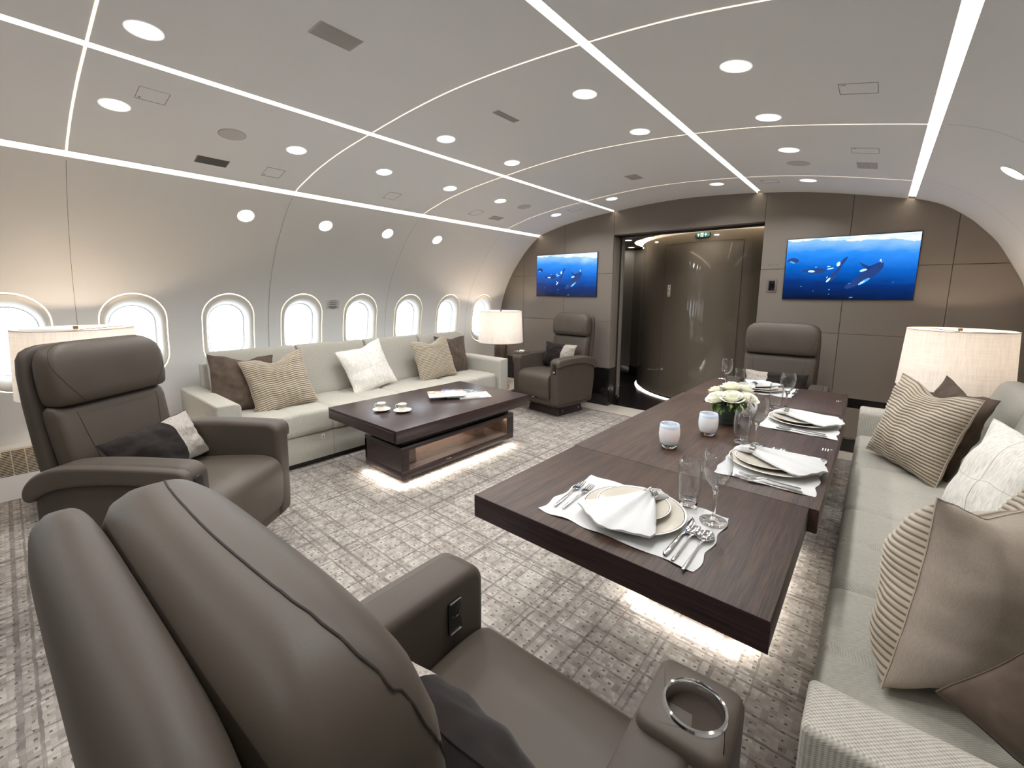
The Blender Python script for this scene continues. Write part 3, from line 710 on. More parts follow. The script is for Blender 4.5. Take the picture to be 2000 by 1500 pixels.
for x, y, z, lab in ((-2.78, 5.72, 2.118, 'small downlight in the hall ceiling nearest the left door jamb'), (-3.15, 6.6, 2.118, 'small downlight in the hall ceiling farther back'), (-1.60, 5.12, 2.118, 'small downlight over the doorway in front of the exit sign')):
    o = thing('hall_downlight', lab, 'ceiling light', (x, y, z))
    a = MB(); lathe(a, [(.055, .001), (.055, -.003), (.048, -.003)], 24); a.build('trim_ring', M['downring'], o)
    a = MB(); disk(a, .05, (0, 0, -.0015), 24, up=False); a.build('diffuser', M['down'], o, smooth=False)
    lamp('hall_beam', 'AREA', (0, 0, -.01), 2.5, (1, .95, .88), .09, parent=o)
mb = MB(); box(mb, -2.66, 5.35, 2.105, -2.30, 5.47, 2.119, .003)
for i in range(12): box(mb, -2.65+i*.03, 5.36, 2.103, -2.643+i*.03, 5.46, 2.106, 0, 1)
tag(mb.build('hall_vent', [M['vent'], M['ventdark']]), 'pale slotted air outlet in the hall ceiling by the left jamb', 'vent')
# exit sign on the round wall ------------------------------------------
def arcpt(x):   # front of round wall at given x
    return CC[1]-sqrt(CR*CR-(x-CC[0])**2)
sx_ = -1.690; sy_ = arcpt(sx_)-.028
o = thing('exit_sign', 'green pill-shaped exit sign with two white arrows and a figure', 'sign', (sx_, sy_, 2.075))
a = MB(); rprism(a, rrect(-.088, -.036, .088, .036, .033, 8), 'y', 0, .03, .006); a.build('housing', M['blackmatte'], o)
a = MB(); rprism(a, rrect(-.081, -.030, .081, .030, .028, 8), 'y', -.002, .004, .001); a.build('face', M['signgreen'], o)
a = MB()
for cx in (-.046, .036):
    rprism(a, [(cx-.004, -.018), (cx+.004, -.018), (cx+.004, .004), (cx-.004, .004)], 'y', -.0035, -.002, 0); rprism(a, [(cx-.016, 0), (cx-.011, -.004), (cx, .010), (cx+.011, -.004), (cx+.016, 0), (cx, .019)], 'y', -.0035, -.002, 0)
a.build('arrows', M['signwhite'], o, smooth=False)
a = MB(); rprism(a, rrect(-.022, -.022, .010, .022, .001, 1), 'y', -.0034, -.002, 0); pm = a.build('pictogram', M['signwhite'], o, smooth=False)
a = MB(); disk(a, .004, (0, 0, 0), 10, T=Matrix.Translation((-.006, -.0042, .013)) @ Matrix.Rotation(pi/2, 4, 'X')); rprism(a, [(-.010, .008), (-.002, .008), (-.003, -.004), (-.002, -.018), (-.006, -.018), (-.008, -.006), (-.014, -.016), (-.017, -.013), (-.010, -.002)], 'y', -.0045, -.0034, 0); a.build('figure', M['ink'], pm, smooth=False)
# door placard on the round wall
ax_ = -2.10; o = thing('door_placard', 'small vertical white instruction placard on the round glossy door', 'placard', (ax_, arcpt(ax_)-.002, 1.42), radians(-22))
a = MB(); rprism(a, rrect(-.022, -.075, .022, .075, .003), 'y', -.0022, 0, .0005); a.build('plate', M['white'], o)
a = MB(); rprism(a, rrect(-.002, .042, .016, .064, .003), 'y', -.0032, -.0022, 0); rprism(a, rrect(-.014, -.058, .012, -.046, .001), 'y', -.0032, -.0022, 0); a.build('red_mark', M['red'], o)
a = MB(); rprism(a, rrect(-.010, -.012, .010, .016, .004), 'y', -.0032, -.0022, 0); a.build('amber_mark', M['amber'], o)
a = MB(); rprism(a, rrect(-.010, -.022, .010, -.014, .001), 'y', -.0032, -.0022, 0); rprism(a, rrect(-.004, .010, .004, .02, .001), 'y', -.0034, -.0022, 0); rprism(a, [(-.018, .036), (-.006, .046), (-.004, .042), (-.016, .032)], 'y', -.0032, -.0022, 0); a.build('black_mark', M['ink'], o)
# TVs ------------------------------------------------------------------
def tv(x0, x1, label):
    z0, z1 = 1.342, 1.872; w = x1-x0
    o = thing('wall_screen', label, 'screen', ((x0+x1)/2, 4.69, z0))
    a = MB(); rprism(a, rrect(-w/2-.006, -.006, w/2+.006, z1-z0+.006, .003), 'y', -.012, 0, .002); a.build('bezel', M['blackmatte'], o)
    a = MB(); rprism(a, rrect(-w/2, 0, w/2, z1-z0, .001), 'y', -.0135, -.011, 0); s = a.build('display', M['screen'], o, smooth=False)
    H = z1-z0; pic = MB()
    def ell(u, v, a_, b_, rot, mi, e=2):
        cx, cz = -w/2+u*w, H*(1-v); pts = []
        for i in range(20):
            t = 2*pi*i/20; px_, pz_ = a_*w*cos(t), b_*w*sin(t)*(1 if sin(t) > 0 else .7); c_, s_ = cos(radians(rot)), sin(radians(rot)); pts.append((cx+px_*c_-pz_*s_, cz+px_*s_+pz_*c_))
        rprism(pic, pts, 'y', -.0142-.0004*(mi != 1), -.0135, 0, mi=mi)
    def pol(l, mi): rprism(pic, [(-w/2+u*w, H*(1-v)) for u, v in l], 'y', -.0142-.0004*(mi != 1), -.0135, 0, mi=mi)
    pol(cat([(.50, .80), (.56, .70), (.615, .58), (.66, .50), (.72, .44), (.762, .425), (.77, .50), (.735, .60), (.68, .70), (.60, .775), (.53, .83)], 4), 1)
    pol([(.645, .54), (.615, .47), (.588, .41), (.63, .45), (.69, .50)], 1)
    pol(cat([(.14, .53), (.22, .50), (.30, .49), (.345, .53), (.30, .58), (.2, .565)], 4), 1)
    pol(cat([(.36, .70), (.39, .60), (.43, .50), (.47, .36), (.505, .33), (.47, .45), (.44, .58), (.40, .70)], 4), 1)
    pol(cat([(.01, .36), (.05, .31), (.10, .33), (.11, .38), (.06, .40)], 4), 1)
    for u, v, a_, b_, r_, mi in ((.055, .385, .026, .010, -20, 2), (.225, .545, .029, .012, -3, 0), (.26, .475, .010, .006, 0, 2), (.362, .47, .014, .006, 5, 0), (.378, .505, .027, .007, 12, 0), (.436, .44, .014, .026, -12, 0), (.37, .69, .026, .010, 55, 0), (.358, .645, .010, .004, 70, 0), (.63, .545, .028, .012, 18, 0), (.645, .72, .050, .014, 38, 2), (.628, .74, .030, .009, 38, 0), (.745, .40, .006, .013, -10, 0), (.755, .425, .002, .013, 8, 0), (.385, .845, .004, .004, 0, 0), (.384, .92, .0045, .004, 0, 2), (.255, .87, .006, .003, 10, 2), (.152, .79, .007, .003, 10, 2), (.85, .735, .004, .003, 0, 2), (.56, .97, .015, .004, 8, 2), (.535, .75, .010, .004, 15, 2)):
        ell(u, v, a_, b_, r_, mi)
    pic.build('underwater_picture', [M['scr_white'], M['scr_dark'], M['scr_mid']], o, smooth=False)
tv(-3.580, -2.668, 'smaller-looking blue underwater screen left of the doorway')
tv(-.700, .196, 'large-looking blue underwater screen right of the doorway')
o = thing('touch_panel', 'small dark wall touch panel between the doorway and the right screen', 'control panel', (-.80, 4.69, 1.462))
a = MB(); rprism(a, rrect(-.042, -.062, .042, .062, .002), 'y', -.006, 0, .0015); a.build('frame', mat('panel_frame', (112, 100, 92), .4), o)
a = MB(); rprism(a, rrect(-.025, -.045, .025, .045, .001), 'y', -.008, -.005, .0005); a.build('display', M['touch'], o)
a = MB()
for i in range(7): rprism(a, rrect(-.046+i*.0125, -.004+(.002 if i % 2 else 0), -.046+i*.0125+.009, .004, .0015, 2), 'y', -.0015, 0, 0)
tag(a.build('wall_label', mat('label_brown', (98, 88, 78), .7), loc=(-.80, 4.69, 1.652)), 'tiny faint label above the touch panel right of the doorway', 'label')
# placard on left wall ------------------------------------------------
o = thing('wall_placard', 'small notice of dark text lines on the wall between two windows', 'placard', (-4.215, 2.14, 1.25)); o.rotation_euler = (0, radians(14.5), 0)
a = MB(); box(a, -.0005, -.066, -.047, .0012, .066, .047, 0); a.build('plate', mat('placard_clear', (204, 202, 195), .5), o)
a = MB()
for z, w in ((.040, .035), (.027, .052), (.018, .036), (.006, .058), (-.002, .032), (-.019, .040), (-.024, .055), (-.031, .036), (-.041, .026)): box(a, .0012, -w, z-.0022, .0018, w, z+.0018, 0)
a.build('text_lines', M['ink'], o, smooth=False)
# return-air grille by the floor ------------------------------------------
o = thing('floor_grille', 'cream slotted return-air grille low on the window wall behind the armchair', 'grille', (-4.284, .02, .20))
a = MB(); rprism(a, rrect(-.19, -.175, .32, .165, .06, 8), 'x', 0, .006, .002); a.build('surround', M['ceil'], o)
a = MB(); rprism(a, rrect(-.165, -.15, .295, .14, .045, 8), 'x', .006, .008, .0005); a.build('plate', M['grille'], o)
a = MB(); nsl = 25
for i in range(nsl):
    z = -.138+i*.0108
    for k in range(7):
        y0 = -.152+k*.062; e0 = 0
        if (k == 0 or k == 6) and (i < 3 or i > nsl-4): e0 = .02
        box(a, .0078, y0+(e0 if k == 0 else 0), z, .0088, y0+.057-(e0 if k == 6 else 0), z+.0048, 0)
a.build('slots', M['blackmatte'], o, smooth=False)

# ------------------------------------------------------------------ table lamps and low tables
def make_lamp(loc, label):
    o = thing('table_lamp', label, 'lamp', loc, 0, None)
    zt = 1.148-loc[2]; zb = .752-loc[2]; R1, R2 = .268, .290
    a = MB(); lathe(a, [(R2, zb), (R1, zt)], 64); a.build('lamp_shade', M['shade'], o)
    for r, z in ((R2, zb), (R1, zt)):
        a = MB(); tube(a, [((r-.001)*cos(2*pi*i/48), (r-.001)*sin(2*pi*i/48), z) for i in range(49)], .0035, 6, cap=False)
        a.build('shade_hem', mat('shade_hem', (214, 204, 190), .8) if 'shade_hem' not in bpy.data.materials else bpy.data.materials['shade_hem'], o)
    a = MB(); n = 28
    lathe(a, [(.0001, 0), (.082, 0), (.084, .004), (.084, zb+.02), (.080, zb+.026), (.0001, zb+.026)], n); a.build('stem', M['lampstem'], o)
    a = MB(); lathe(a, [(.0001, zb), (.006, zb), (.006, zt-.01), (.012, zt-.005), (.012, zt+.012), (.0001, zt+.014)], 12); a.build('finial', M['bronze'], o)
    a = MB()
    for k in range(3): tube(a, [(0, 0, zt-.012), (R1*.985*cos(k*2*pi/3), R1*.985*sin(k*2*pi/3), zt-.006)], .002, 5)
    a.build('shade_spider', M['bronze'], o)
    a = MB(); lathe(a, [(.0001, zb+.19), (.03, zb+.18), (.034, zb+.14), (.02, zb+.09), (.014, zb+.06)], 16); a.build('bulb', M['bulb'], o)
    lamp('lamp_light', 'POINT', (0, 0, zb+.26), LAMP_W, (1, .79, .60), .04, parent=o)
    return o
M['bulb'] = emis('warm_bulb', (255, 226, 190), 4)
def stemmat():
    m = mat('lamp_stem_dark_leather', (52, 42, 38), .4); n = noi(m, coords(m, (1, 1, 3)), 30, 4); c = ramp(m, n, [(.3, s2l((38, 30, 28))), (.7, s2l((66, 54, 48)))]); L(m, c, BS(m).inputs['Base Color']); bump(m, n, .3, .003); return m
M['lampstem'] = stemmat()
LT = .185
make_lamp((-3.73, .270, LT), 'drum-shade lamp behind the left armchair beside the near windows')
make_lamp((-3.735, 4.125, LT), 'drum-shade lamp with dark round stem between left sofa and far armchair')
make_lamp((.43, 4.12, LT), 'wide drum-shade lamp behind the pillows at the far end of the right sofa')
def low_table(x0, y0, x1, y1, label):
    o = thing('side_table', label, 'side table', ((x0+x1)/2, (y0+y1)/2, 0)); hx, hy = (x1-x0)/2, (y1-y0)/2
    a = MB(); box(a, -hx, -hy, LT-.022, hx, hy, LT, .003); a.build('top', M['stone'], o)
    a = MB(); box(a, -hx+.012, -hy+.012, .0, hx-.012, hy-.012, LT-.022, .002); a.build('body', M['darkbrown'], o)
    a = MB(); box(a, hx-.013, -hy+.02, .015, hx-.006, hy-.02, LT-.03, .001); box(a, -hx+.02, -hy+.006, .015, hx-.02, -hy+.013, LT-.03, .001); a.build('inset_panel', M['bronze'], o)
low_table(-4.10, .02, -3.62, .60, 'low dark side table with pale top behind the left armchair')
low_table(-4.12, 3.80, -3.42, 4.55, 'low dark side table with pale top at the far end of the left sofa')
low_table(.0, 3.85, .72, 4.50, 'low side table under the lamp at the far end of the right sofa')
a = MB(); lathe(a, [(.0001, 0), (.022, .002), (.036, .018), (.040, .038), (.034, .058), (.02, .070), (.0001, .073)], 20)
tag(a.build('decor_ball', M['porcelain'], loc=(-3.515, 3.905, LT)), 'small white ceramic ball on the low table by the left sofa end', 'ornament')
a = MB(); tube(a, [(.0, .026*cos(t), .034+.026*sin(t)) for t in [2*pi*i/20 for i in range(21)]], .0085, 8, cap=False)
tag(a.build('decor_ring', M['tan'], loc=(-3.475, 3.962, LT)), 'small tan wooden ring standing beside the white ball', 'ornament')

# ------------------------------------------------------------------ armchairs
def surf_path(bvh, pts, dirv, off=.0008):
    out = []
    for p in pts:
        d = Vector(dirv(p) if callable(dirv) else dirv).normalized(); h = bvh.ray_cast(Vector(p)-d*.6, d, 2)
        if h[0] is not None: out.append(h[0]+h[1]*off*(1 if h[1].dot(d) < 0 else -1))
    return out
def make_chair(label, cup=1, pod=-1, name='swivel_armchair', panel_side=0):
    o = thing(name, label, 'armchair', (0, 0, 0), 0, None)
    Lm, Ls = M['leather'], M['leather_side']
    a = MB(); loft(a, [[(x*s, y*s2, z) for x, y in rrect(-.24, -.225, .24, .225, .02, 3)] for z, s, s2 in ((0, 1, 1), (.004, 1.0, 1.0), (.118, .90, .90), (.12, .89, .89))]); p = a.build('pedestal', M['pedestal'], o)
    a = MB()
    for sx in (-1, 1):
        for sy in (-.14, .14): lathe(a, [(.0001, .0), (.009, 0), (.009, .004), (.0001, .005)], 12, T=Matrix.Translation((sx*.232, sy, .05)) @ Matrix.Rotation(sx*radians(84), 4, 'Y'))
    a.build('bolt_caps', M['steel'], p)
    # lower body
    a = MB(); rprism(a, [(-.27, .13), (.30, .12), (.352, .155), (.362, .225), (.30, .30), (-.28, .34), (-.33, .30)], 'x', -.255, .255, .012, 3); a.build('seat_base', Ls, o)
    # footrest seam and latch
    a = MB(); box(a, -.05, .356, .205, .0, .369, .222, .002); a.build('footrest_latch', M['blackmatte'], o)
    a = MB(); box(a, .0, .358, .207, .022, .371, .221, .001); a.build('pull_tab', M['paper'], o)
    # seat cushion: waterfall front
    prof = cat([(-.26, .470), (-.10, .488), (.10, .502), (.26, .508), (.345, .498), (.390, .462), (.402, .40), (.398, .30), (.385, .235), (.355, .224), (.22, .30), (.0, .32), (-.24, .33)], 5)
    a = MB(); rprism(a, prof, 'x', -.234, .234, .016, 4); a.build('seat', Lm, o, ang=60)
    # arms
    for s in (-1, 1):
        x0, x1 = (.238, .352)
        prof = cat([(.370, .20), (.376, .42), (.378, .585), (.372, .640), (.335, .670), (.27, .676), (.05, .680), (-.12, .672), (-.22, .646), (-.275, .58), (-.295, .44), (-.26, .19), (-.225, .136), (.0, .126), (.30, .134), (.350, .158)], 5)
        a = MB(); rprism(a, prof, 'x', s*x0, s*(x1-.004), .026, 5); arm = a.build('armrest', Ls, o, ang=60)
        rail = cat([(.374, .590), (.374, .628), (.356, .656), (.30, .668), (.05, .674), (-.14, .668), (-.24, .642), (-.295, .600), (-.318, .558), (-.312, .522), (-.280, .518), (-.24, .548), (-.15, .578), (-.0, .596), (.18, .596), (.33, .582), (.365, .577)], 5)
        a = MB(); rprism(a, rail, 'x', s*(x0+.05), s*(x1+.016), .017, 5); a.build('arm_pad', Lm, arm, ang=70)
        # pod on front of the arm
        if s == pod:
            T = Matrix.Translation((s*.312, .379, .570)) @ Matrix.Rotation(radians(-3), 4, 'X')
            a = MB(); rprism(a, rrect(-.021, -.060, .021, .060, .020, 8), 'y', -.002, .006, .002, T=T); c_ = a.build('control_pod', M['blackmatte'], arm)
            a = MB(); lathe(a, [(.0001, .012), (.010, .012), (.014, .008), (.015, 0)], 18, T=T @ Matrix.Translation((0, .005, -.035)) @ Matrix.Rotation(-pi/2, 4, 'X')); a.build('knob', M['steel'], c_)
        if s == -panel_side:
            T = Matrix.Translation((s*.237, .262, .582)) @ Matrix.Rotation(radians(0), 4, 'X')
            a = MB(); rprism(a, rrect(-.022, -.043, .022, .043, .007, 4), 'x', -.004, .004, .001, T=T); c_ = a.build('side_control', M['black'], arm)
            a = MB()
            for zz in (-.041, .041): a = MB(); tube(a, [(-s*.0045, -.018, zz), (-s*.0045, .018, zz)], .002, 6, T=T); a.build('chrome_edge', M['chrome'], c_); a = MB(); tube(a, [(-s*.005, .012*cos(t), .012+.012*sin(t)) for t in [radians(q) for q in range(180, 361, 20)]], .0015, 5, T=T); a.build('jack_rim', M['chrome'], c_)
        if s == cup:
            T = Matrix.Translation((s*.325, .268, .003)); poly = rrect(-.078, -.078, .066, .080, .026, 6)
            a = MB(); rings = []
            def cr(inset_, z): return [(q[0], q[1], z) for q in inset(ccw(poly), inset_)]
            hole = [(.047*cos(2*pi*(i)/len(poly)-pi*.75), .047*sin(2*pi*(i)/len(poly)-pi*.75)) for i in range(len(poly))]
            sh = len(poly)
            rings = [cr(.006, .53), cr(0, .54), cr(0, .678), cr(.003, .688), cr(.010, .694), [(q[0], q[1], .694) for q in hole], [(q[0], q[1], .640) for q in hole]]
            loft(a, rings, T=T); c_ = a.build('cup_holder', Lm, arm, ang=50, recalc=True)
            a = MB(); lathe(a, [(.0435, .672), (.044, .696), (.046, .699), (.050, .698), (.052, .694)], 36, T=T); a.build('chrome_ring', M['chrome'], c_)
            a = MB(); disk(a, .0445, (0, 0, .673), 32, T=T); a.build('cup_liner', M['cupfelt'], c_, smooth=False)
            # flap seam over the arm
            a = MB(); tube(a, [(.0, 0, 0), (0, 0, 0.001)], .0004, 4); a = None
    # backrest shell
    def backsec(lst): return [sring(z, yc, hw, ht, e) for z, yc, hw, ht, e in lst]
    a = MB(); sh = [(.33, -.275, .262, .030, 5), (.335, -.275, .268, .034, 5), (.50, -.298, .275, .036, 5), (.70, -.324, .278, .036, 5), (.90, -.346, .277, .035, 5), (1.02, -.357, .273, .033, 5), (1.08, -.360, .266, .032, 4.6), (1.108, -.361, .252, .029, 4.2), (1.124, -.360, .228, .023, 3.6), (1.133, -.359, .195, .014, 3.2), (1.135, -.358, .150, .006, 3)]
    loft(a, backsec(sh)); shell = a.build('back_shell', Ls, o, ang=70)
    a = MB(); bk = [(.42, -.215, .225, .020, 4), (.428, -.212, .240, .040, 4.5), (.47, -.212, .247, .054, 5), (.57, -.226, .253, .058, 5), (.70, -.248, .258, .058, 5), (.83, -.268, .262, .056, 5), (.862, -.273, .260, .050, 4.5), (.876, -.276, .252, .040, 4), (.880, -.279, .242, .028, 4)]
    loft(a, backsec(bk)); bc = a.build('back_cushion', Lm, o, ang=70)
    a = MB(); hd = [(.881, -.262, .242, .040, 4), (.885, -.259, .254, .056, 4.3), (.898, -.258, .262, .066, 4.6), (.94, -.260, .266, .069, 4.8), (1.00, -.265, .268, .069, 4.8), (1.06, -.270, .266, .067, 4.6), (1.095, -.275, .256, .062, 4.4), (1.116, -.278, .238, .054, 4.2), (1.132, -.280, .210, .041, 4), (1.141, -.280, .178, .026, 3.6), (1.143, -.280, .14, .010, 3)]
    loft(a, backsec(hd)); hc = a.build('headrest', Lm, o, ang=70)
    # seams: piping on headrest and cushion
    for ob, z0, z1 in ((hc, .895, 1.095), (bc, .45, .872)):
        bm = bmesh.new(); bm.from_mesh(ob.data); bv = BVHTree.FromBMesh(bm); a = MB()
        def col_(x):
            out = []
            for i in range(17):
                t = i/16; sg = 1 if x > 0 else -1; out += surf_path(bv, [(x+sg*.085*t, -.25, z0+(z1-z0)*t)], (-sg*1.1*t, -1, 0))
            return out
        if ob is hc:
            l = col_(-.176); r_ = col_(.176); top = surf_path(bv, [(-.246+.492*i/16, -.274-.008*(1-abs(i-8)/8), 1.0) for i in range(17)], (0, .0, -1))
            path = [Vector(q) for q in l[:-1]+top[1:-1]+r_[:-1][::-1]]
            for _ in range(2): path = [path[0]]+[(path[i-1]+path[i]*2+path[i+1])/4 for i in range(1, len(path)-1)]+[path[-1]]
            for _ in range(2): path = [path[0]]+[(path[i-1]+path[i]*2+path[i+1])/4 for i in range(1, len(path)-1)]+[path[-1]]
            pj = []
            for i in range(len(path)-1):
                for j in range(6):
                    nn_ = bv.find_nearest(path[i].lerp(path[i+1], j/6)); pj.append(nn_[0]+nn_[1]*.0007)
            tube(a, pj, .0010, 5)
        else:
            for sgn in (-1, 1):
                q = surf_path(bv, [(sgn*(.196-.085*((z1-z)/(z1-z0))**1.4), -.25, z) for z in [z0+(z1-z0)*i/16 for i in range(17)]], (0, -1, 0)); tube(a, q, .0010, 5)
        bm.free(); a.build('piping', M['seam'], ob)
    return o
M['pedestal'] = mat('pedestal_dark', (54, 44, 40), .35); M['cupfelt'] = plain('cup_felt', (50, 40, 32), .95, .6, 300)
chB = make_chair('taupe leather armchair in the foreground, seen from behind, cup holder on its right arm', cup=1, pod=-1, panel_side=1)
chB.location = (-.482, .385, 0); chB.rotation_euler = (0, 0, radians(2.5))
chA = make_chair('taupe leather armchair at the left facing the room, lamp behind it', cup=0, pod=1)
chA.location = (-2.54, .445, 0); chA.rotation_euler = (0, 0, radians(-52)); chA.scale = (1, 1, 1.01)
chC = make_chair('taupe leather armchair by the far wall left of the doorway', cup=1, pod=-1)
chC.location = (-2.87, 4.15, 0); chC.rotation_euler = (0, 0, radians(180-7))
chD = make_chair('taupe leather armchair at the far head of the dining table', cup=1, pod=-1)
chD.location = (-.60, 3.93, 0); chD.rotation_euler = (0, 0, radians(180+2))

# ------------------------------------------------------------------ sofas
def make_sofa(label, mir, arms=M['sofa'], ap=.05):
    # local: front towards +x, length along y; x measured from the front plane
    o = thing('sofa', label, 'sofa', (0, 0, 0)); F = M['sofa']
    y0, ya, yb, y1 = .83, .985, 3.62, 3.765
    mod = [(ya+.66*i, ya+.66*(i+1)-(.003)) for i in range(4)]
    mod[3] = (mod[3][0], yb)
    def B(mb, x0, yy0, z0, x1, yy1, z1, r, seg=3): box(mb, x0, yy0, z0, x1, yy1, z1, r, seg=seg)
    a = MB(); B(a, -.80, ya, .045, -.012, yb, .255, .006); a.build('base', F, o)
    a = MB()
    for y in (ya+.66, ya+1.32, ya+1.98): tube(a, [(-.0115, y, .05), (-.0115, y, .25)], .0018, 5)
    a.build('base_seams', M['sofaseam'], o)
    a = MB(); B(a, -.78, ya+.03, 0, -.05, yb-.03, .046, .002); a.build('plinth', M['blackmatte'], o)
    for (q0, q1) in mod:
        nx, ny = 26, 26; a = MB(); X0, X1 = -.60, .006; vs = []; fs = []
        # top surface with a tufted cross seam, front rolled
        prof = []
        for i in range(nx+1):
            prof.append((X0+(X1-.035-X0)*i/nx, .452))
        for k in range(1, 8): t = radians(90-k*90/7*1.0); prof.append((X1-.035+.035*cos(t), .417+.035*sin(t)))
        for k in range(1, 5): prof.append((X1, .417-.035*k))
        prof.append((X1-.012, .262)); prof.append((X1-.05, .258))
        m = len(prof)
        for j in range(ny+1):
            v = j/ny; y = q0+(q1-q0)*v; e = min(v, 1-v)*(q1-q0); rnd = (1-min(1, e/.022))**2*.016
            for i, (x, z) in enumerate(prof):
                dz = 0
                if z > .40:
                    dx_ = min(abs(x+.30), 9); dy_ = abs(y-(q0+q1)/2)
                    dz -= .009*math.exp(-(dx_/.012)**2)+.009*math.exp(-(dy_/.012)**2)
                    dz += .007*abs(cos(pi*(x+.0)/.30-pi/2))*1.0*abs(sin(pi*v*2))
                    dz += .006*noise.noise(Vector((x*9, y*9, 3+q0)))
                xx = x-(rnd if i > nx-2 else 0); vs.append((xx, y, z+dz-rnd*(1 if z > .3 else 0)))
        for j in range(ny):
            for i in range(m-1): fs.append((j*m+i, j*m+i+1, (j+1)*m+i+1, (j+1)*m+i))
        fs.append(tuple(range(m))); fs.append(tuple(ny*m+i for i in range(m))[::-1]); a.add(vs, fs); a.build('seat_cushion', F, o, ang=45)
    for i, (q0, q1) in enumerate(mod):
        a = MB(); pts = cat([(-.515, .43), (-.530, .60), (-.560, .76), (-.590, .865), (-.620, .900), (-.665, .905), (-.705, .880), (-.715, .80), (-.69, .60), (-.66, .43)], 5)
        rprism(a, pts, 'y', q0+.004, q1-.002, .022, 4)
        for v in a.v:
            yy = (v.y-(q0+q1)/2)/((q1-q0)/2); v.x += .020*(1-yy*yy)*max(0, min(1, (.9-v.z)/.2)); v.z += -.010*(1-yy*yy)*(v.z > .85)+.004*noise.noise(Vector((v.x*8, v.y*8, i)))
        a.build('back_cushion', F, o, ang=60)
    a = MB(); B(a, -.835, ya-.02, .05, -.722, yb+.02, .80, .012); a.build('back_frame', F, o)
    for (u0, u1, s) in ((y0, ya-.002, -1), (yb+.002, y1, 1)):
        a = MB(); rr = [.014, .014, .04, .014] if s < 0 else [.014, .014, .014, .04]
        pts = rrect(u0, .045, u1, .618, rr, 6); rprism(a, pts, 'x', -.83, ap, .013, 4); a.build('arm', arms, o, ang=55)
    a = MB(); rprism(a, rrect(1.545, .197, 1.572, .24, .003), 'x', -.0125, -.0095, .0005); lb = a.build('safety_label', M['white'], o)
    a = MB(); rprism(a, rrect(1.552, .203, 1.565, .220, .002), 'x', -.0098, -.0088, 0); rprism(a, [(1.5545, .22), (1.5585, .234), (1.5625, .22)], 'x', -.0098, -.0088, 0); a.build('label_mark', M['amber'], lb)
    return o
M['sofaseam'] = mat('sofa_seam', (128, 122, 112), .9)
sL = make_sofa('long pale grey sofa under the row of windows', 1)
sL.location = (-3.34, 0, 0)
sR = make_sofa('long pale grey sofa on the right side of the dining table', -1, M['sofa2'], .004)
sR.location = (-.030, 0, 0); sR.scale = (-1, 1, 1)
for c in sR.children:
    if c.name.startswith('safety_label'): c.location = (0, 1.65, 0)

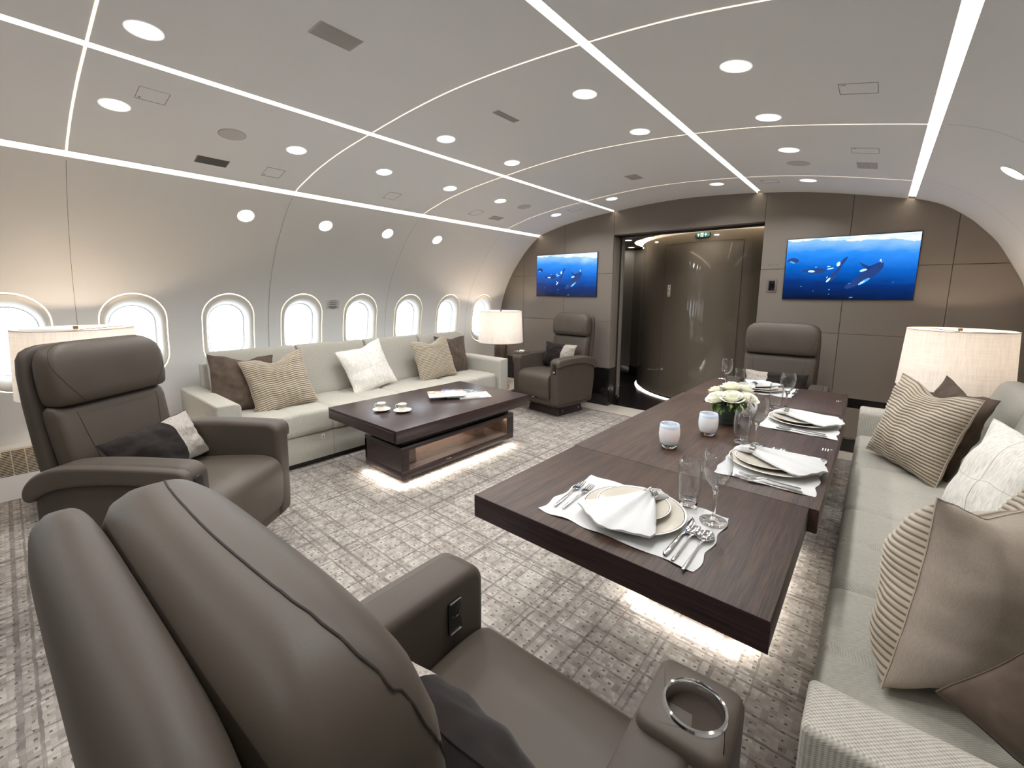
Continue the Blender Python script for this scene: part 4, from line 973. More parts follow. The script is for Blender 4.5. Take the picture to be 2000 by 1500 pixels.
# ------------------------------------------------------------------ cushions
def pillow(name, label, w, h, t, loc, normal_az, lean, roll, mats, group=None, kind='plain', dent=.0, seed=0, nx=44, ny=44, cat_='cushion', curl=0):
    """front face looks towards azimuth normal_az (deg from +x), leans back by lean deg, rolled in its plane"""
    if kind == 'stripe': ny = 196
    a = MB(); vs = []; fs = []; mi = []; uvs = []
    def P(u, v, s):
        pin = .085; x = w/2*u*(1-pin*(1-v*v)**1.0*abs(u)**2); z = h/2*v*(1-pin*(1-u*u)*abs(v)**2)
        th = t/2*((1-abs(u)**2.6)**.62)*((1-abs(v)**2.6)**.62)
        th *= 1-.10*v
        y = -s*th
        dn = dent*math.exp(-((u-.05)/.38)**2)*max(0, (v+.15)/1.15)**3; z -= dn; y *= 1-.5*dn/max(h, .1)
        nz = noise.noise(Vector((u*1.7+seed, v*1.7, s*3.))); nz2 = noise.noise(Vector((u*5+seed*2, v*5, s*5.)))
        rim = min(1, th/(t*.2)); y += -s*(nz*.018+nz2*.005)*rim
        # gathers running in from the seam corners
        gg = sin(atan2(v, u)*18+seed)*.003*max(0, max(abs(u), abs(v))-.6)*rim; y += -s*gg
        if kind == 'stripe' and s > 0: y += -.0024*(sin(2*pi*28*(v*.5+.5)))*rim
        x += .006*noise.noise(Vector((v*3, seed, 1))); z += .008*noise.noise(Vector((u*3, seed, 7)))
        y += curl*(u*u)
        return (x, y, z)
    for s in (1, -1):
        nn = ny if s > 0 else 44
        base = len(vs)
        for j in range(nn+1):
            for i in range(nx+1):
                u = -1+2*i/nx; v = -1+2*j/nn
                # denser towards the edge
                u = math.copysign(1-(1-abs(u))**1.35, u)
                vs.append(P(u, v, s)); uvs.append((u*.5+.5, v*.5+.5))
        for j in range(nn):
            for i in range(nx):
                q = (base+j*(nx+1)+i, base+j*(nx+1)+i+1, base+(j+1)*(nx+1)+i+1, base+(j+1)*(nx+1)+i); fs.append(q if s > 0 else q[::-1])
                m_ = 0 if s > 0 else 1
                if kind == 'twotone': m_ = 1 if (uvs[q[0]][0] > .64) else 0
                if kind == 'twotone_l': m_ = 1 if (uvs[q[0]][0] < .36) else 0
                mi.append(m_)
    a.v = [Vector(p) for p in vs]; a.f = [list(f) for f in fs]; a.m = mi; a.uv = dict(enumerate(uvs))
    ob = a.build(name, mats, smooth=True, ang=75, recalc=False)
    # local front is -y ; turn it to azimuth
    az = radians(normal_az+90)
    ob.matrix_world = Matrix.Translation(loc) @ Matrix.Rotation(az, 4, 'Z') @ Matrix.Rotation(radians(-lean), 4, 'X') @ Matrix.Rotation(radians(roll), 4, 'Y')
    tag(ob, label, cat_, group)
    # piped edge as a part
    e = MB(); path = []
    for k in range(64):
        if k < 16: u, v = -1+2*k/16, -1
        elif k < 32: u, v = 1, -1+2*(k-16)/16
        elif k < 48: u, v = 1-2*(k-32)/16, 1
        else: u, v = -1, 1-2*(k-48)/16
        path.append(P(u, v, 1))
    path.append(path[0]); tube(e, path, .0022, 5, cap=False); pe = e.build('edge_seam', mats[0] if kind != 'stripe' else mats[1], ob)
    if kind == 'patch':
        for ax in (0, 1):
            e = MB(); pts = [P(*((t_, .02*sin(t_*6)) if ax == 0 else (.02*sin(t_*5), t_)), 1) for t_ in [-.96+1.92*i/40 for i in range(41)]]
            tube(e, pts, .0011, 5); e.build('patch_seam', M['linen'], ob)
    return ob
VB = [M['velvet'], M['velvet']]; SB = [M['stripe'], M['linen']]; HB = [M['hide'], M['linen']]; TT = [M['velvet_dark'], M['greyweave']]
# left sofa (faces +x)
pillow('throw_pillow', 'dark brown velvet cushion at the near end of the left sofa, behind a striped one', .46, .46, .14, (-3.80, 1.16, .655), 0, 17, 6, VB, seed=1, dent=.03)
pillow('throw_pillow', 'beige pleated striped cushion at the near end of the left sofa', .47, .47, .17, (-3.665, 1.38, .650), -8, 19, -9, SB, kind='stripe', dent=.055, seed=2)
pillow('throw_pillow', 'white cowhide patchwork cushion alone in the middle of the left sofa', .50, .47, .13, (-3.745, 2.215, .655), 2, 20, -12, HB, dent=.02, seed=3, kind='patch')
pillow('throw_pillow', 'beige pleated striped cushion at the far end of the left sofa', .52, .47, .16, (-3.69, 2.985, .660), 0, 18, -5, SB, kind='stripe', dent=.05, seed=4)
pillow('throw_pillow', 'dark brown velvet cushion at the far end of the left sofa, behind a striped one', .46, .45, .14, (-3.80, 3.34, .655), 0, 14, 3, VB, seed=5, dent=.02)
# right sofa (faces -x)
pillow('throw_pillow', 'beige pleated striped cushion at the far end of the right sofa before the lamp', .48, .48, .17, (.215, 3.02, .690), 216, 14, 5, SB, kind='stripe', dent=.045, seed=6)
pillow('throw_pillow', 'dark brown velvet cushion tucked behind the far striped cushion on the right sofa', .46, .46, .14, (.335, 3.16, .690), 200, 16, 5, VB, seed=7, dent=.03)
pillow('throw_pillow', 'white cowhide cushion in the middle of the right sofa', .50, .48, .14, (.41, 2.28, .675), 195, 18, -6, HB, seed=8, dent=.02, kind='patch')
pillow('throw_pillow', 'beige pleated striped cushion lying back behind the large linen-backed one', .50, .48, .16, (.40, 1.68, .690), 190, 28, -8, SB, kind='stripe', seed=9)
pillow('throw_pillow', 'large pleated striped cushion with plain linen back turned to the camera, right sofa', .48, .46, .27, (.232, 1.455, .648), 150, 0, -13, SB, kind='stripe', seed=10, dent=.02)
pillow('throw_pillow', 'dark brown velvet cushion in the bottom right corner against the sofa arm', .46, .46, .15, (.475, 1.09, .685), 265, 14, 30, VB, seed=11)
# lumbar pillows on the chairs
def chair_pillow(ch, label, kind, x=0, y=-.10, z=.60, w=.46, h=.25, az=90, lean=24, roll=0, seed=0, t=.12):
    T = ch.matrix_world.copy() if False else Matrix.Translation(ch.location) @ ch.rotation_euler.to_matrix().to_4x4()
    ob = pillow('lumbar_pillow', label, w, h, t, (0, 0, 0), az, lean, roll, TT, kind=kind, seed=seed, ny=44)
    ob.matrix_world = T @ Matrix.Translation((x, y, z)) @ Matrix.Rotation(radians(az+90), 4, 'Z') @ Matrix.Rotation(radians(-lean), 4, 'X') @ Matrix.Rotation(radians(roll), 4, 'Y')
chair_pillow(chA, 'lumbar cushion on the left armchair, charcoal velvet with pale grey end', 'twotone', x=.0, y=-.050, z=.625, w=.49, roll=-3, seed=1)
chair_pillow(chB, 'lumbar cushion on the foreground armchair, mostly hidden behind its back', 'twotone', x=.045, y=-.035, z=.650, w=.47, h=.27, lean=12, t=.17, roll=0, seed=2)
chair_pillow(chC, 'lumbar cushion on the far armchair left of the doorway', 'twotone', x=.01, y=-.06, z=.660, w=.49, h=.27, lean=16, roll=0, seed=3)
chair_pillow(chD, 'lumbar cushion on the armchair at the far head of the dining table', 'twotone_l', x=0, y=-.09, z=.625, w=.46, h=.26, seed=4)

# ------------------------------------------------------------------ tables
DT = .74
dt = thing('dining_table', 'long dark wood dining table set for four', 'table', (-.51, 2.17, 0))
def DB(mb, x0, y0, z0, x1, y1, z1, r=.0015, mi=0): box(mb, x0+.51, y0-2.17, z0, x1+.51, y1-2.17, z1, r, mi)
a = MB(); DB(a, -.925, .900, .668, -.102, 1.4925, DT); lf = a.build('near_leaf', [M['wood']], dt, ang=30)
a = MB(); DB(a, -.932, 1.4945, .664, -.077, 2.815, DT); a.build('centre_top', M['wood'], dt, ang=30)
a = MB(); DB(a, -.925, 2.817, .668, -.098, 3.455, DT); a.build('far_leaf', M['wood'], dt, ang=30)
a = MB(); DB(a, -.926, .8992, .6675, -.101, .9005, .7392, 0); a.build('end_veneer', M['wood_x'], dt, smooth=False)
a = MB(); DB(a, -.80, 1.53, .60, -.20, 2.78, .664, .002); a.build('under_frame', M['blackmatte'], dt)
a = MB(); DB(a, -.72, 1.70, .055, -.28, 2.66, .60, .004); a.build('pedestal', M['wood_x'], dt)
a = MB(); DB(a, -.62, 1.82, 0, -.38, 2.54, .055, 0); a.build('plinth', M['blackmatte'], dt)
a = MB(); DB(a, -.715, 1.702, .050, -.285, 1.712, .0545, 0); DB(a, -.715, 2.648, .050, -.285, 2.658, .0545, 0); DB(a, -.718, 1.705, .050, -.708, 2.655, .0545, 0); DB(a, -.292, 1.705, .050, -.282, 2.655, .0545, 0); a.build('led_strip', M['led'], dt, smooth=False)
for (x, y, r_, n) in ((-.108, 2.10, 0, 3), (-.128, 3.16, 0, 2)):
    a = MB()
    for i in range(n): rprism(a, rrect(-.012+i*.009, -.017, -.0085+i*.009, .017, .001, 1), 'z', 0, .0006, 0)
    box(a, -.012+n*.009, .010, 0, -.006+n*.009, .015, .0006, 0)
    tag(a.build('table_marking', M['white'], loc=(x-.004, y+.03, DT), smooth=False), 'tiny white lettering on the dining table edge near the %s right setting' % ('nearer' if n == 3 else 'far'), 'label')
ct = thing('coffee_table', 'dark wood coffee table with open lit niche and light beneath', 'table', (-2.7125, 2.195, 0))
def CB(mb, x0, y0, z0, x1, y1, z1, r=.0015, mi=0): box(mb, x0+2.7125, y0-2.195, z0, x1+2.7125, y1-2.195, z1, r, mi)
a = MB(); CB(a, -3.157, 1.52, .414, -2.268, 2.872, .50); a.build('top', M['wood_coffee'], ct, ang=30)
a = MB(); CB(a, -3.135, 1.515, .420, -2.290, 1.522, .485, .001); dr = a.build('drawer', M['wood_x'], ct)
a = MB(); CB(a, -3.140, 1.5185, .4865, -2.285, 1.5195, .4905, 0); CB(a, -2.288, 1.5185, .42, -2.284, 1.5195, .4905, 0); a.build('drawer_gap', M['blackmatte'], dr, smooth=False)
a = MB(); CB(a, -2.92, 1.72, .294, -2.50, 2.86, .414, .001); a.build('neck', M['blackmatte'], ct)
a = MB()
bx0, bx1, by0, by1, bz0, bz1 = -2.941, -2.473, 1.687, 2.905, .058, .294
CB(a, bx0, by0, bz1-.034, bx1, by1, bz1); CB(a, bx0, by0, bz0, bx1, by1, bz0+.054); CB(a, bx0, by0, bz0+.054, bx1, by0+.068, bz1-.034, .0); CB(a, bx0, by1-.085, bz0+.054, bx1, by1, bz1-.034, 0); CB(a, bx0, by0, bz0+.05, bx0+.02, by1, bz1-.03, 0)
a.build('base', M['wood_coffee'], ct, ang=30)
a = MB(); CB(a, bx0+.02, by0+.068, bz0+.054, bx1-.002, by1-.085, bz0+.057, 0); CB(a, bx0+.12, by0+.068, bz0+.055, bx0+.125, by1-.085, bz1-.034, 0); a.build('niche_lining', M['walnut'], ct, smooth=False)
for (q0, q1, q2, q3) in ((bx0+.125, by0+.068, bx1-.10, by0+.20), (bx0+.125, by1-.34, bx1-.16, by1-.22), (bx0+.1, by1-.088, bx1-.004, by1-.084)):
    a = MB(); CB(a, q0, q1, bz0+.057, q2, q3, bz1-.034, 0); a.build('niche_block', M['walnut_v'], ct, smooth=False)
a = MB(); CB(a, bx0+.14, by0+.09, bz1-.037, bx0+.15, by1-.1, bz1-.034, 0); CB(a, bx1-.03, by1-.12, bz1-.037, bx1-.02, by1-.09, bz1-.034, 0); a.build('niche_light', emis('niche_led', (255, 238, 222), 16), ct, smooth=False)
a = MB(); CB(a, bx0+.13, by0+.13, 0, bx1-.13, by1-.13, bz0, 0); a.build('plinth', M['blackmatte'], ct)
a = MB()
CB(a, bx1-.022, by0+.01, bz0-.004, bx1-.012, by1-.01, bz0-.0005, 0); CB(a, bx0+.01, by0+.012, bz0-.004, bx1-.01, by0+.022, bz0-.0005, 0); CB(a, bx0+.01, by1-.022, bz0-.004, bx1-.01, by1-.012, bz0-.0005, 0); CB(a, bx0+.012, by0+.01, bz0-.004, bx0+.022, by1-.01, bz0-.0005, 0)
a.build('led_strip', M['led'], ct, smooth=False)
a = MB(); CB(a, bx1-.0005, 2.10, bz0+.028, bx1+.0008, 2.15, bz0+.034, 0); a.build('small_badge', M['steel'], ct, smooth=False)
# LED wash lights under both tables
def wash(loc, sx, sy, e, par):
    l = bpy.data.lights.new('floor_wash', 'AREA'); l.shape = 'RECTANGLE'; l.size = sx; l.size_y = sy; l.energy = e; l.color = (1, .95, .88)
    o = bpy.data.objects.new('floor_wash', l); C.objects.link(o); o.location = loc; o.parent = par
def wash2(loc, sx, sy, e, par, ax, ang):
    wash(loc, sx, sy, e, par); o = C.objects[-1]; o.rotation_euler = (radians(ang), 0, 0) if ax == 'x' else (0, radians(ang), 0)
wash2((-2.480+2.7125, .10, .050), .012, 1.16, 4.0, ct, 'y', -40); wash2((-2.707+2.7125, 1.695-2.195, .050), .44, .012, 1.7, ct, 'x', -40)
wash2((0.01, 1.708-2.17, .046), .42, .012, 1.5, dt, 'x', -40); wash2((-.715+.51, .01, .046), .012, .92, 3.2, dt, 'y', 40); wash2((-.285+.51, .01, .046), .012, .92, 2.4, dt, 'y', -40)

# ------------------------------------------------------------------ table settings
def lab4(i): return ['nearest setting', 'second setting from the camera', 'third setting from the camera', 'far head setting'][i]
def cutlery_path(mb, pts, T, n=8):  # (x,y,z,halfwidth,halfthick)
    rings = []
    for i, (x, y, z, hw, ht) in enumerate(pts):
        rings.append([(x+hw*cos(2*pi*k/n), y, z+ht*sin(2*pi*k/n)) for k in range(n)])
    loft(mb, rings, T=T)
def make_fork(L_=.20, s=1.0):
    a = MB(); I = Matrix.Identity(4)
    cutlery_path(a, [(0, -L_/2, .003, .0035, .0022), (0, -L_/2+.01, .003, .0045, .0028), (0, -.01, .004, .003, .0022), (0, .015, .0065, .0028, .002), (0, .03, .007, .006, .0018), (0, .042, .005, .0115, .0014), (0, .056, .0035, .012, .0013)], I)
    for k in range(4):
        x = -.0096+k*.0064; cutlery_path(a, [(x, .054, .0035, .0019, .0013), (x, .075, .0038, .0017, .0012), (x*.97, .094, .0065, .0013, .001), (x*.96, L_/2, .0085, .0006, .0006)], I, 6)
    return a
def make_spoon(L_=.19, bw=.021, bl=.030):
    a = MB(); I = Matrix.Identity(4)
    cutlery_path(a, [(0, -L_/2, .003, .0032, .0022), (0, -L_/2+.01, .003, .0042, .0028), (0, -.0, .004, .0026, .0022), (0, L_/2-2*bl-.004, .007, .003, .002), (0, L_/2-2*bl+.006, .0075, .006, .0014)], I)
    vs = []; fs = []; n = 20; m = 7; cy = L_/2-bl
    for j in range(m+1):
        r = j/m
        for i in range(n):
            t = 2*pi*i/n; w_ = 1-.12*sin(t); vs.append((bw*r*cos(t)*w_, cy+bl*r*sin(t), .0022+.0066*(r**2.2)))
    for j in range(m):
        for i in range(n): fs.append((j*n+i, j*n+(i+1) % n, (j+1)*n+(i+1) % n, (j+1)*n+i))
    a.add(vs, fs); return a
def make_knife(L_=.225):
    a = MB(); I = Matrix.Identity(4)
    cutlery_path(a, [(0, -L_/2, .0045, .004, .003), (0, -L_/2+.008, .0045, .0062, .0042), (0, -.03, .0045, .0052, .0038), (0, .0, .0045, .0038, .003), (0, .012, .0045, .0045, .0016), (.001, .02, .0045, .0092, .0010), (.002, .05, .0045, .0102, .0009), (.001, .085, .0045, .0085, .0008), (-.003, .105, .0045, .004, .0006), (-.006, L_/2, .0045, .0008, .0004)], I)
    return a
def mesh_of(mb, name, mats, ang=50, recalc=True):
    o = mb.build(name, mats, ang=ang, recalc=recalc); me = o.data; bpy.data.objects.remove(o); return me
ME = {}
ME['fork'] = mesh_of(make_fork(), 'fork', M['chrome']); ME['fork_small'] = mesh_of(make_fork(.185), 'fork_small', M['chrome'])
ME['spoon'] = mesh_of(make_spoon(), 'spoon', M['chrome'], recalc=True); ME['spoon2'] = mesh_of(make_spoon(.205, .021, .031), 'spoon2', M['chrome']); ME['knife'] = mesh_of(make_knife(), 'knife', M['chrome'])
def plate_mesh(R, mbk):
    a = MB(); prof = [(.0001, .006), (R*.60, .006), (R*.66, .0075), (R*.80, .012), (R*.955, .0165)]
    lathe(a, prof, 64, mi=0); lathe(a, [(R*.955, .0165), (R*.968, .0169)], 64, mi=1); lathe(a, [(R*.968, .0169), (R*.992, .0176), (R, .0170), (R*.985, .0150), (R*.80, .0085), (R*.62, .0), (.0001, .0)], 64, mi=2)
    return mesh_of(a, 'plate', [M['plategrey'], M['rimblack'], M['porcelain']], 50, True)
ME['charger'] = plate_mesh(.146, 0); ME['plate'] = plate_mesh(.105, 0)
def mat_mesh(w, h, seed):
    a = MB(); nx, ny = 60, 44; vs = []; fs = []; mi = []
    for s in (1, 0):
        for j in range(ny+1):
            for i in range(nx+1):
                u, v = -1+2*i/nx, -1+2*j/ny; ex = max(abs(u), abs(v)); wv = .0045*sin(u*11+seed)*(abs(v) > .999 or True)*abs(v)**6; wv2 = .0045*sin(v*9+seed*2)*abs(u)**6
                x = w/2*u+wv2; y = h/2*v+wv; lift = .0035*max(0, ex-.80)/.2*(.5+.5*sin(u*13+v*10+seed)); z = lift+.0012*s+.0004; vs.append((x, y, z))
    n = (nx+1)*(ny+1)
    for s in (1, 0):
        o_ = 0 if s else n
        for j in range(ny):
            for i in range(nx):
                q = (o_+j*(nx+1)+i, o_+j*(nx+1)+i+1, o_+(j+1)*(nx+1)+i+1, o_+(j+1)*(nx+1)+i); fs.append(q if s else q[::-1])
    a.add(vs, fs)
    bd = [i for i in range(nx+1)]+[j*(nx+1)+nx for j in range(1, ny+1)]+[ny*(nx+1)+i for i in range(nx-1, -1, -1)]+[j*(nx+1) for j in range(ny-1, 0, -1)]
    for k in range(len(bd)): p, q = bd[k], bd[(k+1) % len(bd)]; a.f.append([p, q, q+n, p+n]); a.m.append(0)
    return a
def napkin_mb(seed):
    a = MB(); nx, ny = 26, 30
    def sheet(ring, tip, W0, W1, L_, H0, zb, edge):
        d = Vector((tip[0]-ring[0], tip[1]-ring[1])); d.normalize(); p = Vector((-d.y, d.x)); vs = []; fs = []
        for side in (1, 0):
            for j in range(ny+1):
                t = j/ny; Wd = W0+(W1-W0)*min(1, t*1.15)**.85
                for i in range(nx+1):
                    u = -1+2*i/nx; s_ = L_*t*(1+edge*(abs(u)*-.22+.0*u)); x = ring[0]+d.x*s_+p.x*u*Wd; y = ring[1]+d.y*s_+p.y*u*Wd
                    fold = (.0050*sin(u*7+seed+t*2)*(1-t*.55)+.0022*sin(u*15+seed*2))*(1-abs(u)**4)+.003*noise.noise(Vector((u*2, t*3, seed))); hgt = H0*(1-t)**1.2*(1-abs(u)**2.2)+.008*(1-abs(u)**6)*(1-t**8)
                    top = zb+.005+hgt+fold; bot = zb+.002+(hgt*.1); z = top if side else min(bot, top-.001)
                    if side == 0: z = zb+.0005+.3*max(0, fold)
                    vs.append((x, y, z))
        n = (nx+1)*(ny+1)
        for side in (1, 0):
            o_ = 0 if side else n
            for j in range(ny):
                for i in range(nx):
                    q = (o_+j*(nx+1)+i, o_+j*(nx+1)+i+1, o_+(j+1)*(nx+1)+i+1, o_+(j+1)*(nx+1)+i); fs.append(q)
        bd = [i for i in range(nx+1)]+[j*(nx+1)+nx for j in range(1, ny+1)]+[ny*(nx+1)+i for i in range(nx-1, -1, -1)]+[j*(nx+1) for j in range(ny-1, 0, -1)]
        for k in range(len(bd)): q, r_ = bd[k], bd[(k+1) % len(bd)]; fs.append((q, r_, r_+n, q+n))
        a.add(vs, fs)
    sheet((.022, .070), (-.005, -.10), .012, .118, .245, .016, .0, 1.0)
    sheet((.022, .066), (.036, .12), .012, .030, .060, .014, .0, .6)
    return a
ME['glass'] = None
def glass_parts():
    a = MB(); lathe(a, [(.0272, .016), (.0325, .05), (.0345, .085), (.0335, .120), (.031, .145), (.0300, .1455), (.0292, .1445), (.0318, .120), (.0328, .085), (.0308, .05), (.0262, .018)], 44); b1 = mesh_of(a, 'tb', M['glass'], 60, False)
    a = MB(); lathe(a, [(.0001, 0), (.025, 0), (.0262, .003), (.0272, .0158), (.0262, .0175), (.024, .015), (.0001, .0135)], 40); b2 = mesh_of(a, 'tf', M['glass_solid'], 60)
    a = MB(); lathe(a, [(.0115, .0985), (.020, .106), (.033, .126), (.0385, .150), (.0385, .172), (.0335, .203), (.0328, .2035), (.0322, .2025), (.0371, .172), (.0371, .150), (.0316, .1275), (.019, .109), (.010, .1015)], 48); w1 = mesh_of(a, 'wb', M['glass'], 60, False)
    a = MB(); lathe(a, [(.0001, 0), (.036, 0), (.0368, .0012), (.034, .0025), (.015, .005), (.006, .010), (.0044, .02), (.0042, .06), (.0055, .085), (.0112, .098), (.0100, .1012), (.0001, .099)], 36); w2 = mesh_of(a, 'ws', M['glass_solid'], 60)
    return b1, b2, w1, w2
GP = glass_parts()
def glassware(kind, loc, label, group):
    o = thing(kind, label, 'glass', loc, 0, group)
    for nm, me in ((('body', GP[0]), ('base', GP[1])) if kind == 'tumbler' else (('bowl', GP[2]), ('stem', GP[3]))):
        c = bpy.data.objects.new(nm, me); C.objects.link(c); c.parent = o
    return o
def place(name, me, loc, rz, label, cat_, group=None, flip=None, scale=1):
    o = bpy.data.objects.new(name, me); C.objects.link(o); o.location = loc; o.rotation_euler = flip or (0, 0, rz); o.scale = (scale,)*3
    return tag(o, label, cat_, group)
SET = [((-.49, 1.113), 0, .450, .312, .0), ((-.250, 1.785), radians(90), .405, .302, 1), ((-.242, 2.512), radians(90), .42, .308, 2), ((-.570, 3.235), radians(180), .41, .31, 3)]
GL = [((-.383, 1.262), (-.297, 1.215)), ((-.400, 1.985), (-.345, 1.985)), ((-.392, 2.715), (-.346, 2.745)), ((-.668, 3.115), (-.748, 3.100))]
for k, ((cx, cy), rz, w, h, sd) in enumerate(SET):
    who = lab4(k); R_ = Matrix.Rotation(rz, 4, 'Z')
    def wp(x, y, z): q = R_ @ Vector((x, y, 0)); return (cx+q.x, cy+q.y, z)
    a = mat_mesh(w, h, sd+1); o = a.build('placemat', M['linenwhite'], loc=(cx, cy, DT), ang=60); o.rotation_euler = (0, 0, rz); tag(o, 'white linen placemat with wavy edge, '+who, 'placemat', 'white placemats')
    pz = DT+.0055
    place('charger_plate', ME['charger'], wp(0, .0, pz-.001), rz, 'large beige plate with dark rim line, '+who, 'plate', 'large beige plates')
    place('salad_plate', ME['plate'], wp(-.008, .018, pz+.0062), rz, 'smaller beige plate stacked on the large one, '+who, 'plate', 'small beige plates')
    nz = pz+.0062+.0175
    a = napkin_mb(sd*1.7+.5); o = a.build('napkin', M['linenwhite'], loc=wp(0, 0, nz-.0005), ang=60); o.rotation_euler = (0, 0, rz); tag(o, 'white folded napkin pulled through a ring, '+who, 'napkin', 'white napkins')
    a = MB(); T = Matrix.Translation((.022, .068, .012)) @ Matrix.Rotation(radians(-10), 4, 'Z') @ Matrix.Rotation(pi/2, 4, 'X')
    n_ = 28
    for (r0, z0, r1, z1) in ((1.0, -.009, 1.0, .009), (1.0, .009, .93, .009), (.93, .009, .93, -.009), (.93, -.009, 1.0, -.009)):
        vs = [(.0215*r*cos(2*pi*i/n_), .0165*r*sin(2*pi*i/n_), z) for r, z in ((r0, z0), (r1, z1)) for i in range(n_)]
        a.add(vs, [(i, (i+1) % n_, n_+(i+1) % n_, n_+i) for i in range(n_)], 0, T)
    o = a.build('napkin_ring', M['chrome'], loc=wp(0, 0, nz+.004), ang=50); o.rotation_euler = (0, 0, rz); tag(o, 'polished metal napkin ring, '+who, 'napkin ring', 'napkin rings')
    cz = DT+.0045
    place('fork', ME['fork'], wp(-.203, -.02, cz), rz+radians(6 if k == 0 else 2), 'outer dinner fork left of the plate, '+who, 'fork', 'outer forks')
    place('fork', ME['fork_small'], wp(-.172, -.02, cz), rz+radians(3 if k == 0 else 0), 'inner fork beside the plate, '+who, 'fork', 'inner forks')
    place('knife', ME['knife'], wp(.158 if k else .150, -.035, cz), rz, 'dinner knife right of the plate, '+who, 'knife', 'dinner knives')
    place('spoon', ME['spoon'], wp(.178 if k else .172, -.06, cz), rz+radians(0), 'inner spoon right of the knife, '+who, 'spoon', 'inner spoons')
    if k in (0, 3): place('spoon', ME['spoon2'], wp(.203, -.072, cz), rz, 'outer spoon right of the knife, '+who, 'spoon', 'outer spoons')
    (tx, ty), (wx, wy) = GL[k]
    on = DT+.004 if k == 0 else DT+.0005
    glassware('tumbler', (tx, ty, DT+(.006 if k == 0 else .001)), 'clear tall water tumbler, '+who, 'water tumblers')
    glassware('wine_glass', (wx, wy, DT+(.006 if k == 0 else .0055)), 'clear stemmed wine glass, '+who, 'wine glasses')

# candles, vase, flowers ---------------------------------------------------
def candle(x, y, lab, s=1.0):
    o = thing('candle_holder', lab, 'candle holder', (x, y, DT))
    a = MB(); lathe(a, [(.0001, .0148), (.0325, .0148), (.0365, .020), (.0415, .042), (.0425, .060), (.041, .080), (.0375, .0995), (.0362, .100), (.0355, .098), (.039, .079), (.0405, .060), (.0395, .046), (.035, .030), (.0001, .024)], 36); a.build('opal_cup', M['opal'], o, ang=60)
    a = MB(); lathe(a, [(.0001, 0), (.026, 0), (.030, .004), (.0340, .0145), (.0001, .0145)], 36); a.build('glass_foot', M['glass_solid'], o, ang=40)
    a = MB(); lathe(a, [(.0406, .086), (.0382, .0996), (.0366, .1012), (.0352, .0996), (.0375, .086)], 36); a.build('rim', M['opalblue'], o)
    a = MB(); lathe(a, [(.0001, .0), (.0225, .0), (.0235, .003), (.0235, .052), (.022, .055), (.0001, .054)], 24); tube(a, [(0, 0, .053), (.001, 0, .062)], .0008, 5)
    tag(a.build('candle', M['wax'], loc=(x, y, DT+.0262)), 'white candle inside '+lab, 'candle')
candle(-.620, 1.735, 'milky glass candle holder nearest the camera'); candle(-.545, 2.010, 'milky glass candle holder beside the flower vase'); candle(-.478, 2.47, 'milky glass candle holder behind the flower vase')
vx, vy = -.520, 2.250
o = thing('flower_vase', 'clear round glass vase lined with dark leaves', 'vase', (vx, vy, DT))
a = MB(); lathe(a, [(.0001, 0), (.053, 0), (.056, .003), (.056, .105), (.055, .107), (.0535, .105), (.0535, .016), (.0001, .014)], 40); a.build('glass_body', M['glass'], o, ang=50)
a = MB(); lathe(a, [(.0001, .0175), (.046, .0175), (.0505, .022), (.0505, .100), (.047, .100)], 30); a.build('leaf_lining', M['leafdark'], o)
def rose_mb(R, seed):
    a = MB(); rnd = random.Random(seed); lathe(a, [(.0001, -.4*R), (.30*R, -.35*R), (.42*R, 0), (.36*R, .35*R), (.12*R, .58*R), (.0001, .55*R)], 12)
    for layer, (r0, hh, n, tilt) in enumerate(((.30, .62, 3, .0), (.44, .60, 4, .08), (.60, .54, 5, .18), (.78, .42, 5, .34), (.92, .22, 6, .55))):
        for k in range(n):
            a0 = 2*pi*k/n+layer*.7+rnd.uniform(-.15, .15); w = 2*pi/n*.72; vs = []; fs = []; nu, nv = 8, 6
            for j in range(nv+1):
                t = j/nv
                for i in range(nu+1):
                    u = -1+2*i/nu; an = a0+u*w*(.55+.45*sin(pi*min(1, t*1.1)/2)); bulge = sin(pi*t*.62); rr = R*(r0*.45+r0*.55*bulge+tilt*.55*t**3+.03*(1-u*u)); z = R*(-.42+(hh+.42)*t*(1-.16*u*u))-R*tilt*.30*t**4+R*.02*sin(3*u+seed); vs.append((rr*cos(an), rr*sin(an), z))
            for j in range(nv):
                for i in range(nu): fs.append((j*(nu+1)+i, j*(nu+1)+i+1, (j+1)*(nu+1)+i+1, (j+1)*(nu+1)+i))
            a.add(vs, fs)
    return a
roses = [(-.045, -.052, .135, .046, 'front left white rose of the table bouquet', (-.5, -.5)), (.025, -.060, .150, .048, 'front middle white rose of the table bouquet', (.1, -.5)), (.082, -.015, .145, .044, 'right white rose of the table bouquet', (.5, -.1)), (.0, .02, .182, .044, 'topmost white rose of the table bouquet', (0, .1)), (-.068, .030, .150, .043, 'back left white rose of the table bouquet', (-.5, .3)), (.052, .055, .168, .043, 'back right white rose of the table bouquet', (.3, .5))]
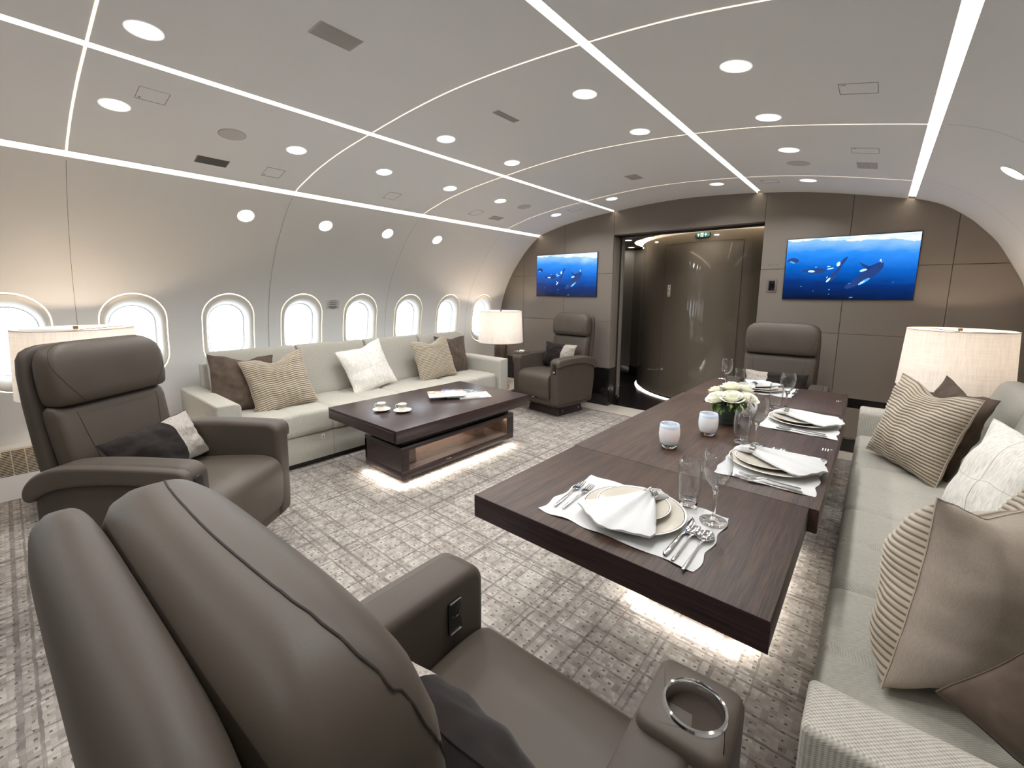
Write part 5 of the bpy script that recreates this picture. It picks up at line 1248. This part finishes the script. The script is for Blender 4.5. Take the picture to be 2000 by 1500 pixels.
for i, (dx, dy, z, R, lab, tl) in enumerate(roses):
    a = rose_mb(R, i+3); o = a.build('rose', M['petal'], loc=(vx+dx, vy+dy, DT+z), recalc=False, ang=60); o.rotation_euler = (-tl[1]*.55, tl[0]*.55, i)
    o.rotation_euler = Matrix.Rotation(1, 3, 'Z').to_euler(); tag(o, lab, 'flower', 'white roses')
    d = Vector((tl[0]*.55, tl[1]*.55, 1)).normalized(); o.rotation_euler = d.to_track_quat('Z', 'Y').to_euler()
    s = MB(); tube(s, [(vx+dx*.95, vy+dy*.95, DT+z-R*.3), (vx+dx*.4, vy+dy*.4, DT+.10), (vx+dx*.3, vy+dy*.3, DT+.06)], .003, 6); st = s.build('rose_stem', M['leaf']); st.parent = o; st.matrix_parent_inverse = (Matrix.Translation(o.location) @ o.rotation_euler.to_matrix().to_4x4()).inverted()
a = MB(); rnd = random.Random(4)
for k in range(64):
    an = rnd.uniform(0, 2*pi); rr = rnd.uniform(.045, .090); zz = rnd.uniform(.098, .128)-.25*(rr-.05); s = rnd.uniform(.012, .02)
    T = Matrix.Translation((rr*cos(an), rr*sin(an), zz)) @ Matrix.Rotation(an, 4, 'Z') @ Matrix.Rotation(rnd.uniform(.1, 1.2), 4, 'Y') @ Matrix.Rotation(rnd.uniform(-1, 1), 4, 'X')
    pts = [(0, 0), (.5, .45), (1.0, .5), (1.5, .3), (2.0, 0), (1.5, -.3), (1.0, -.5), (.5, -.45)]
    vs = [(p[0]*s, p[1]*s, .15*s*sin(p[0]*2)+abs(p[1])*.25*s) for p in pts]+[(s, 0, 0.0)]; a.add(vs, [(i, (i+1) % 8, 8) for i in range(8)], 0 if k % 4 else 1, T)
ol = a.build('bouquet_foliage', [M['leaf'], M['petal_g']], loc=(vx, vy, DT), smooth=True, recalc=False); tag(ol, 'ruffled green leaves around the roses above the vase', 'foliage')

# coffee cups, saucers, magazines --------------------------------------------
CT = .50
def saucer_cup(x, y, lab, rz):
    a = MB(); lathe(a, [(.0001, .0), (.030, 0), (.034, .003), (.052, .0095), (.064, .0155), (.0645, .0165), (.063, .017), (.052, .0125), (.033, .0058), (.028, .0050), (.0001, .0050)], 40)
    tag(a.build('saucer', M['porcelain'], loc=(x, y, CT), ang=50), 'white saucer under the '+lab, 'saucer', 'white saucers')
    o = thing('coffee_cup', 'small white coffee cup with grey band, '+lab.split('cup, ')[-1], 'cup', (x, y, CT+.0052), rz, 'small white cups')
    a = MB(); lathe(a, [(.0001, 0), (.020, 0), (.0215, .002), (.024, .008)], 32, mi=0); lathe(a, [(.024, .008), (.0285, .024), (.0298, .034)], 32, mi=0); lathe(a, [(.0298, .034), (.0312, .050)], 32, mi=1); lathe(a, [(.0312, .050), (.0325, .0575), (.0315, .0578), (.0300, .050), (.0285, .036), (.023, .012), (.0001, .006)], 32, mi=0)
    a.build('cup_body', [M['porcelain'], M['platinum']], o, ang=50)
    a = MB(); tube(a, cat([(.030, 0, .046), (.045, 0, .050), (.053, 0, .040), (.050, 0, .026), (.040, 0, .016), (.0265, 0, .014)], 4, closed=False), .0026, 8); a.build('handle', M['porcelain'], o)
    a = MB(); disk(a, .0275, (0, 0, .034), 24); a.build('coffee_surface', M['porcelain'], o, smooth=False)
saucer_cup(-2.768, 1.735, 'left cup, left one on the coffee table', radians(215)); saucer_cup(-2.630, 1.822, 'right cup, right one on the coffee table', radians(215))
def magmat(name, stops, s):
    m = mat(name, (200, 200, 200), .5); t_ = N(m, 'ShaderNodeTexCoord'); sx = N(m, 'ShaderNodeSeparateXYZ'); L(m, t_.outputs['Object'], sx.inputs[0]); n = mth(m, 'ADD', mth(m, 'MULTIPLY_ADD', mth(m, 'SUBTRACT', noi(m, coords(m, (s, s, s)), 1.4, 4, .7), .5), 1.3, .5), mth(m, 'MULTIPLY', sx.outputs[0 if s != 9 else 0], 1.3)); c = ramp(m, n, stops); L(m, c, BS(m).inputs['Base Color']); return m
mg = [(.215, .300, (-2.735, 2.335), -33, 0, 'top magazine with orange and white cover', [(.35, s2l((198, 120, 70))), (.46, s2l((240, 236, 230))), (.7, s2l((236, 238, 242)))], 9),
      (.21, .28, (-2.745, 2.455), -50, 1, 'magazine with blue and green picture cover', [(.35, s2l((40, 84, 150))), (.47, s2l((90, 104, 70))), (.55, s2l((196, 178, 140))), (.7, s2l((238, 238, 236)))], 14),
      (.20, .27, (-2.665, 2.455), -38, 2, 'white magazine under the orange one', [(.40, s2l((110, 140, 180))), (.5, s2l((232, 236, 240))), (.7, s2l((238, 238, 240)))], 10),
      (.20, .27, (-2.600, 2.525), -33, 3, 'bottom magazine at the right end of the fan', [(.3, s2l((150, 142, 136))), (.5, s2l((226, 226, 226))), (.7, s2l((200, 190, 184)))], 12)]
zz = CT; order = sorted(mg, key=lambda q: -q[4])
for (w, h, (x, y), rz, lv, lab, st, s) in order:
    a = MB(); box(a, -w/2, -h/2, 0, w/2, h/2, .0072, .0008); o = thing('magazine', lab+' on the coffee table', 'magazine', (x, y, zz), radians(rz)); pg = a.build('pages', M['paper'], o)
    a = MB(); box(a, -w/2-.001, -h/2-.001, .0072, w/2+.001, h/2+.001, .0080, 0); a.build('cover', magmat('cover_%d' % lv, st, s), o, smooth=False)
    zz += .0082
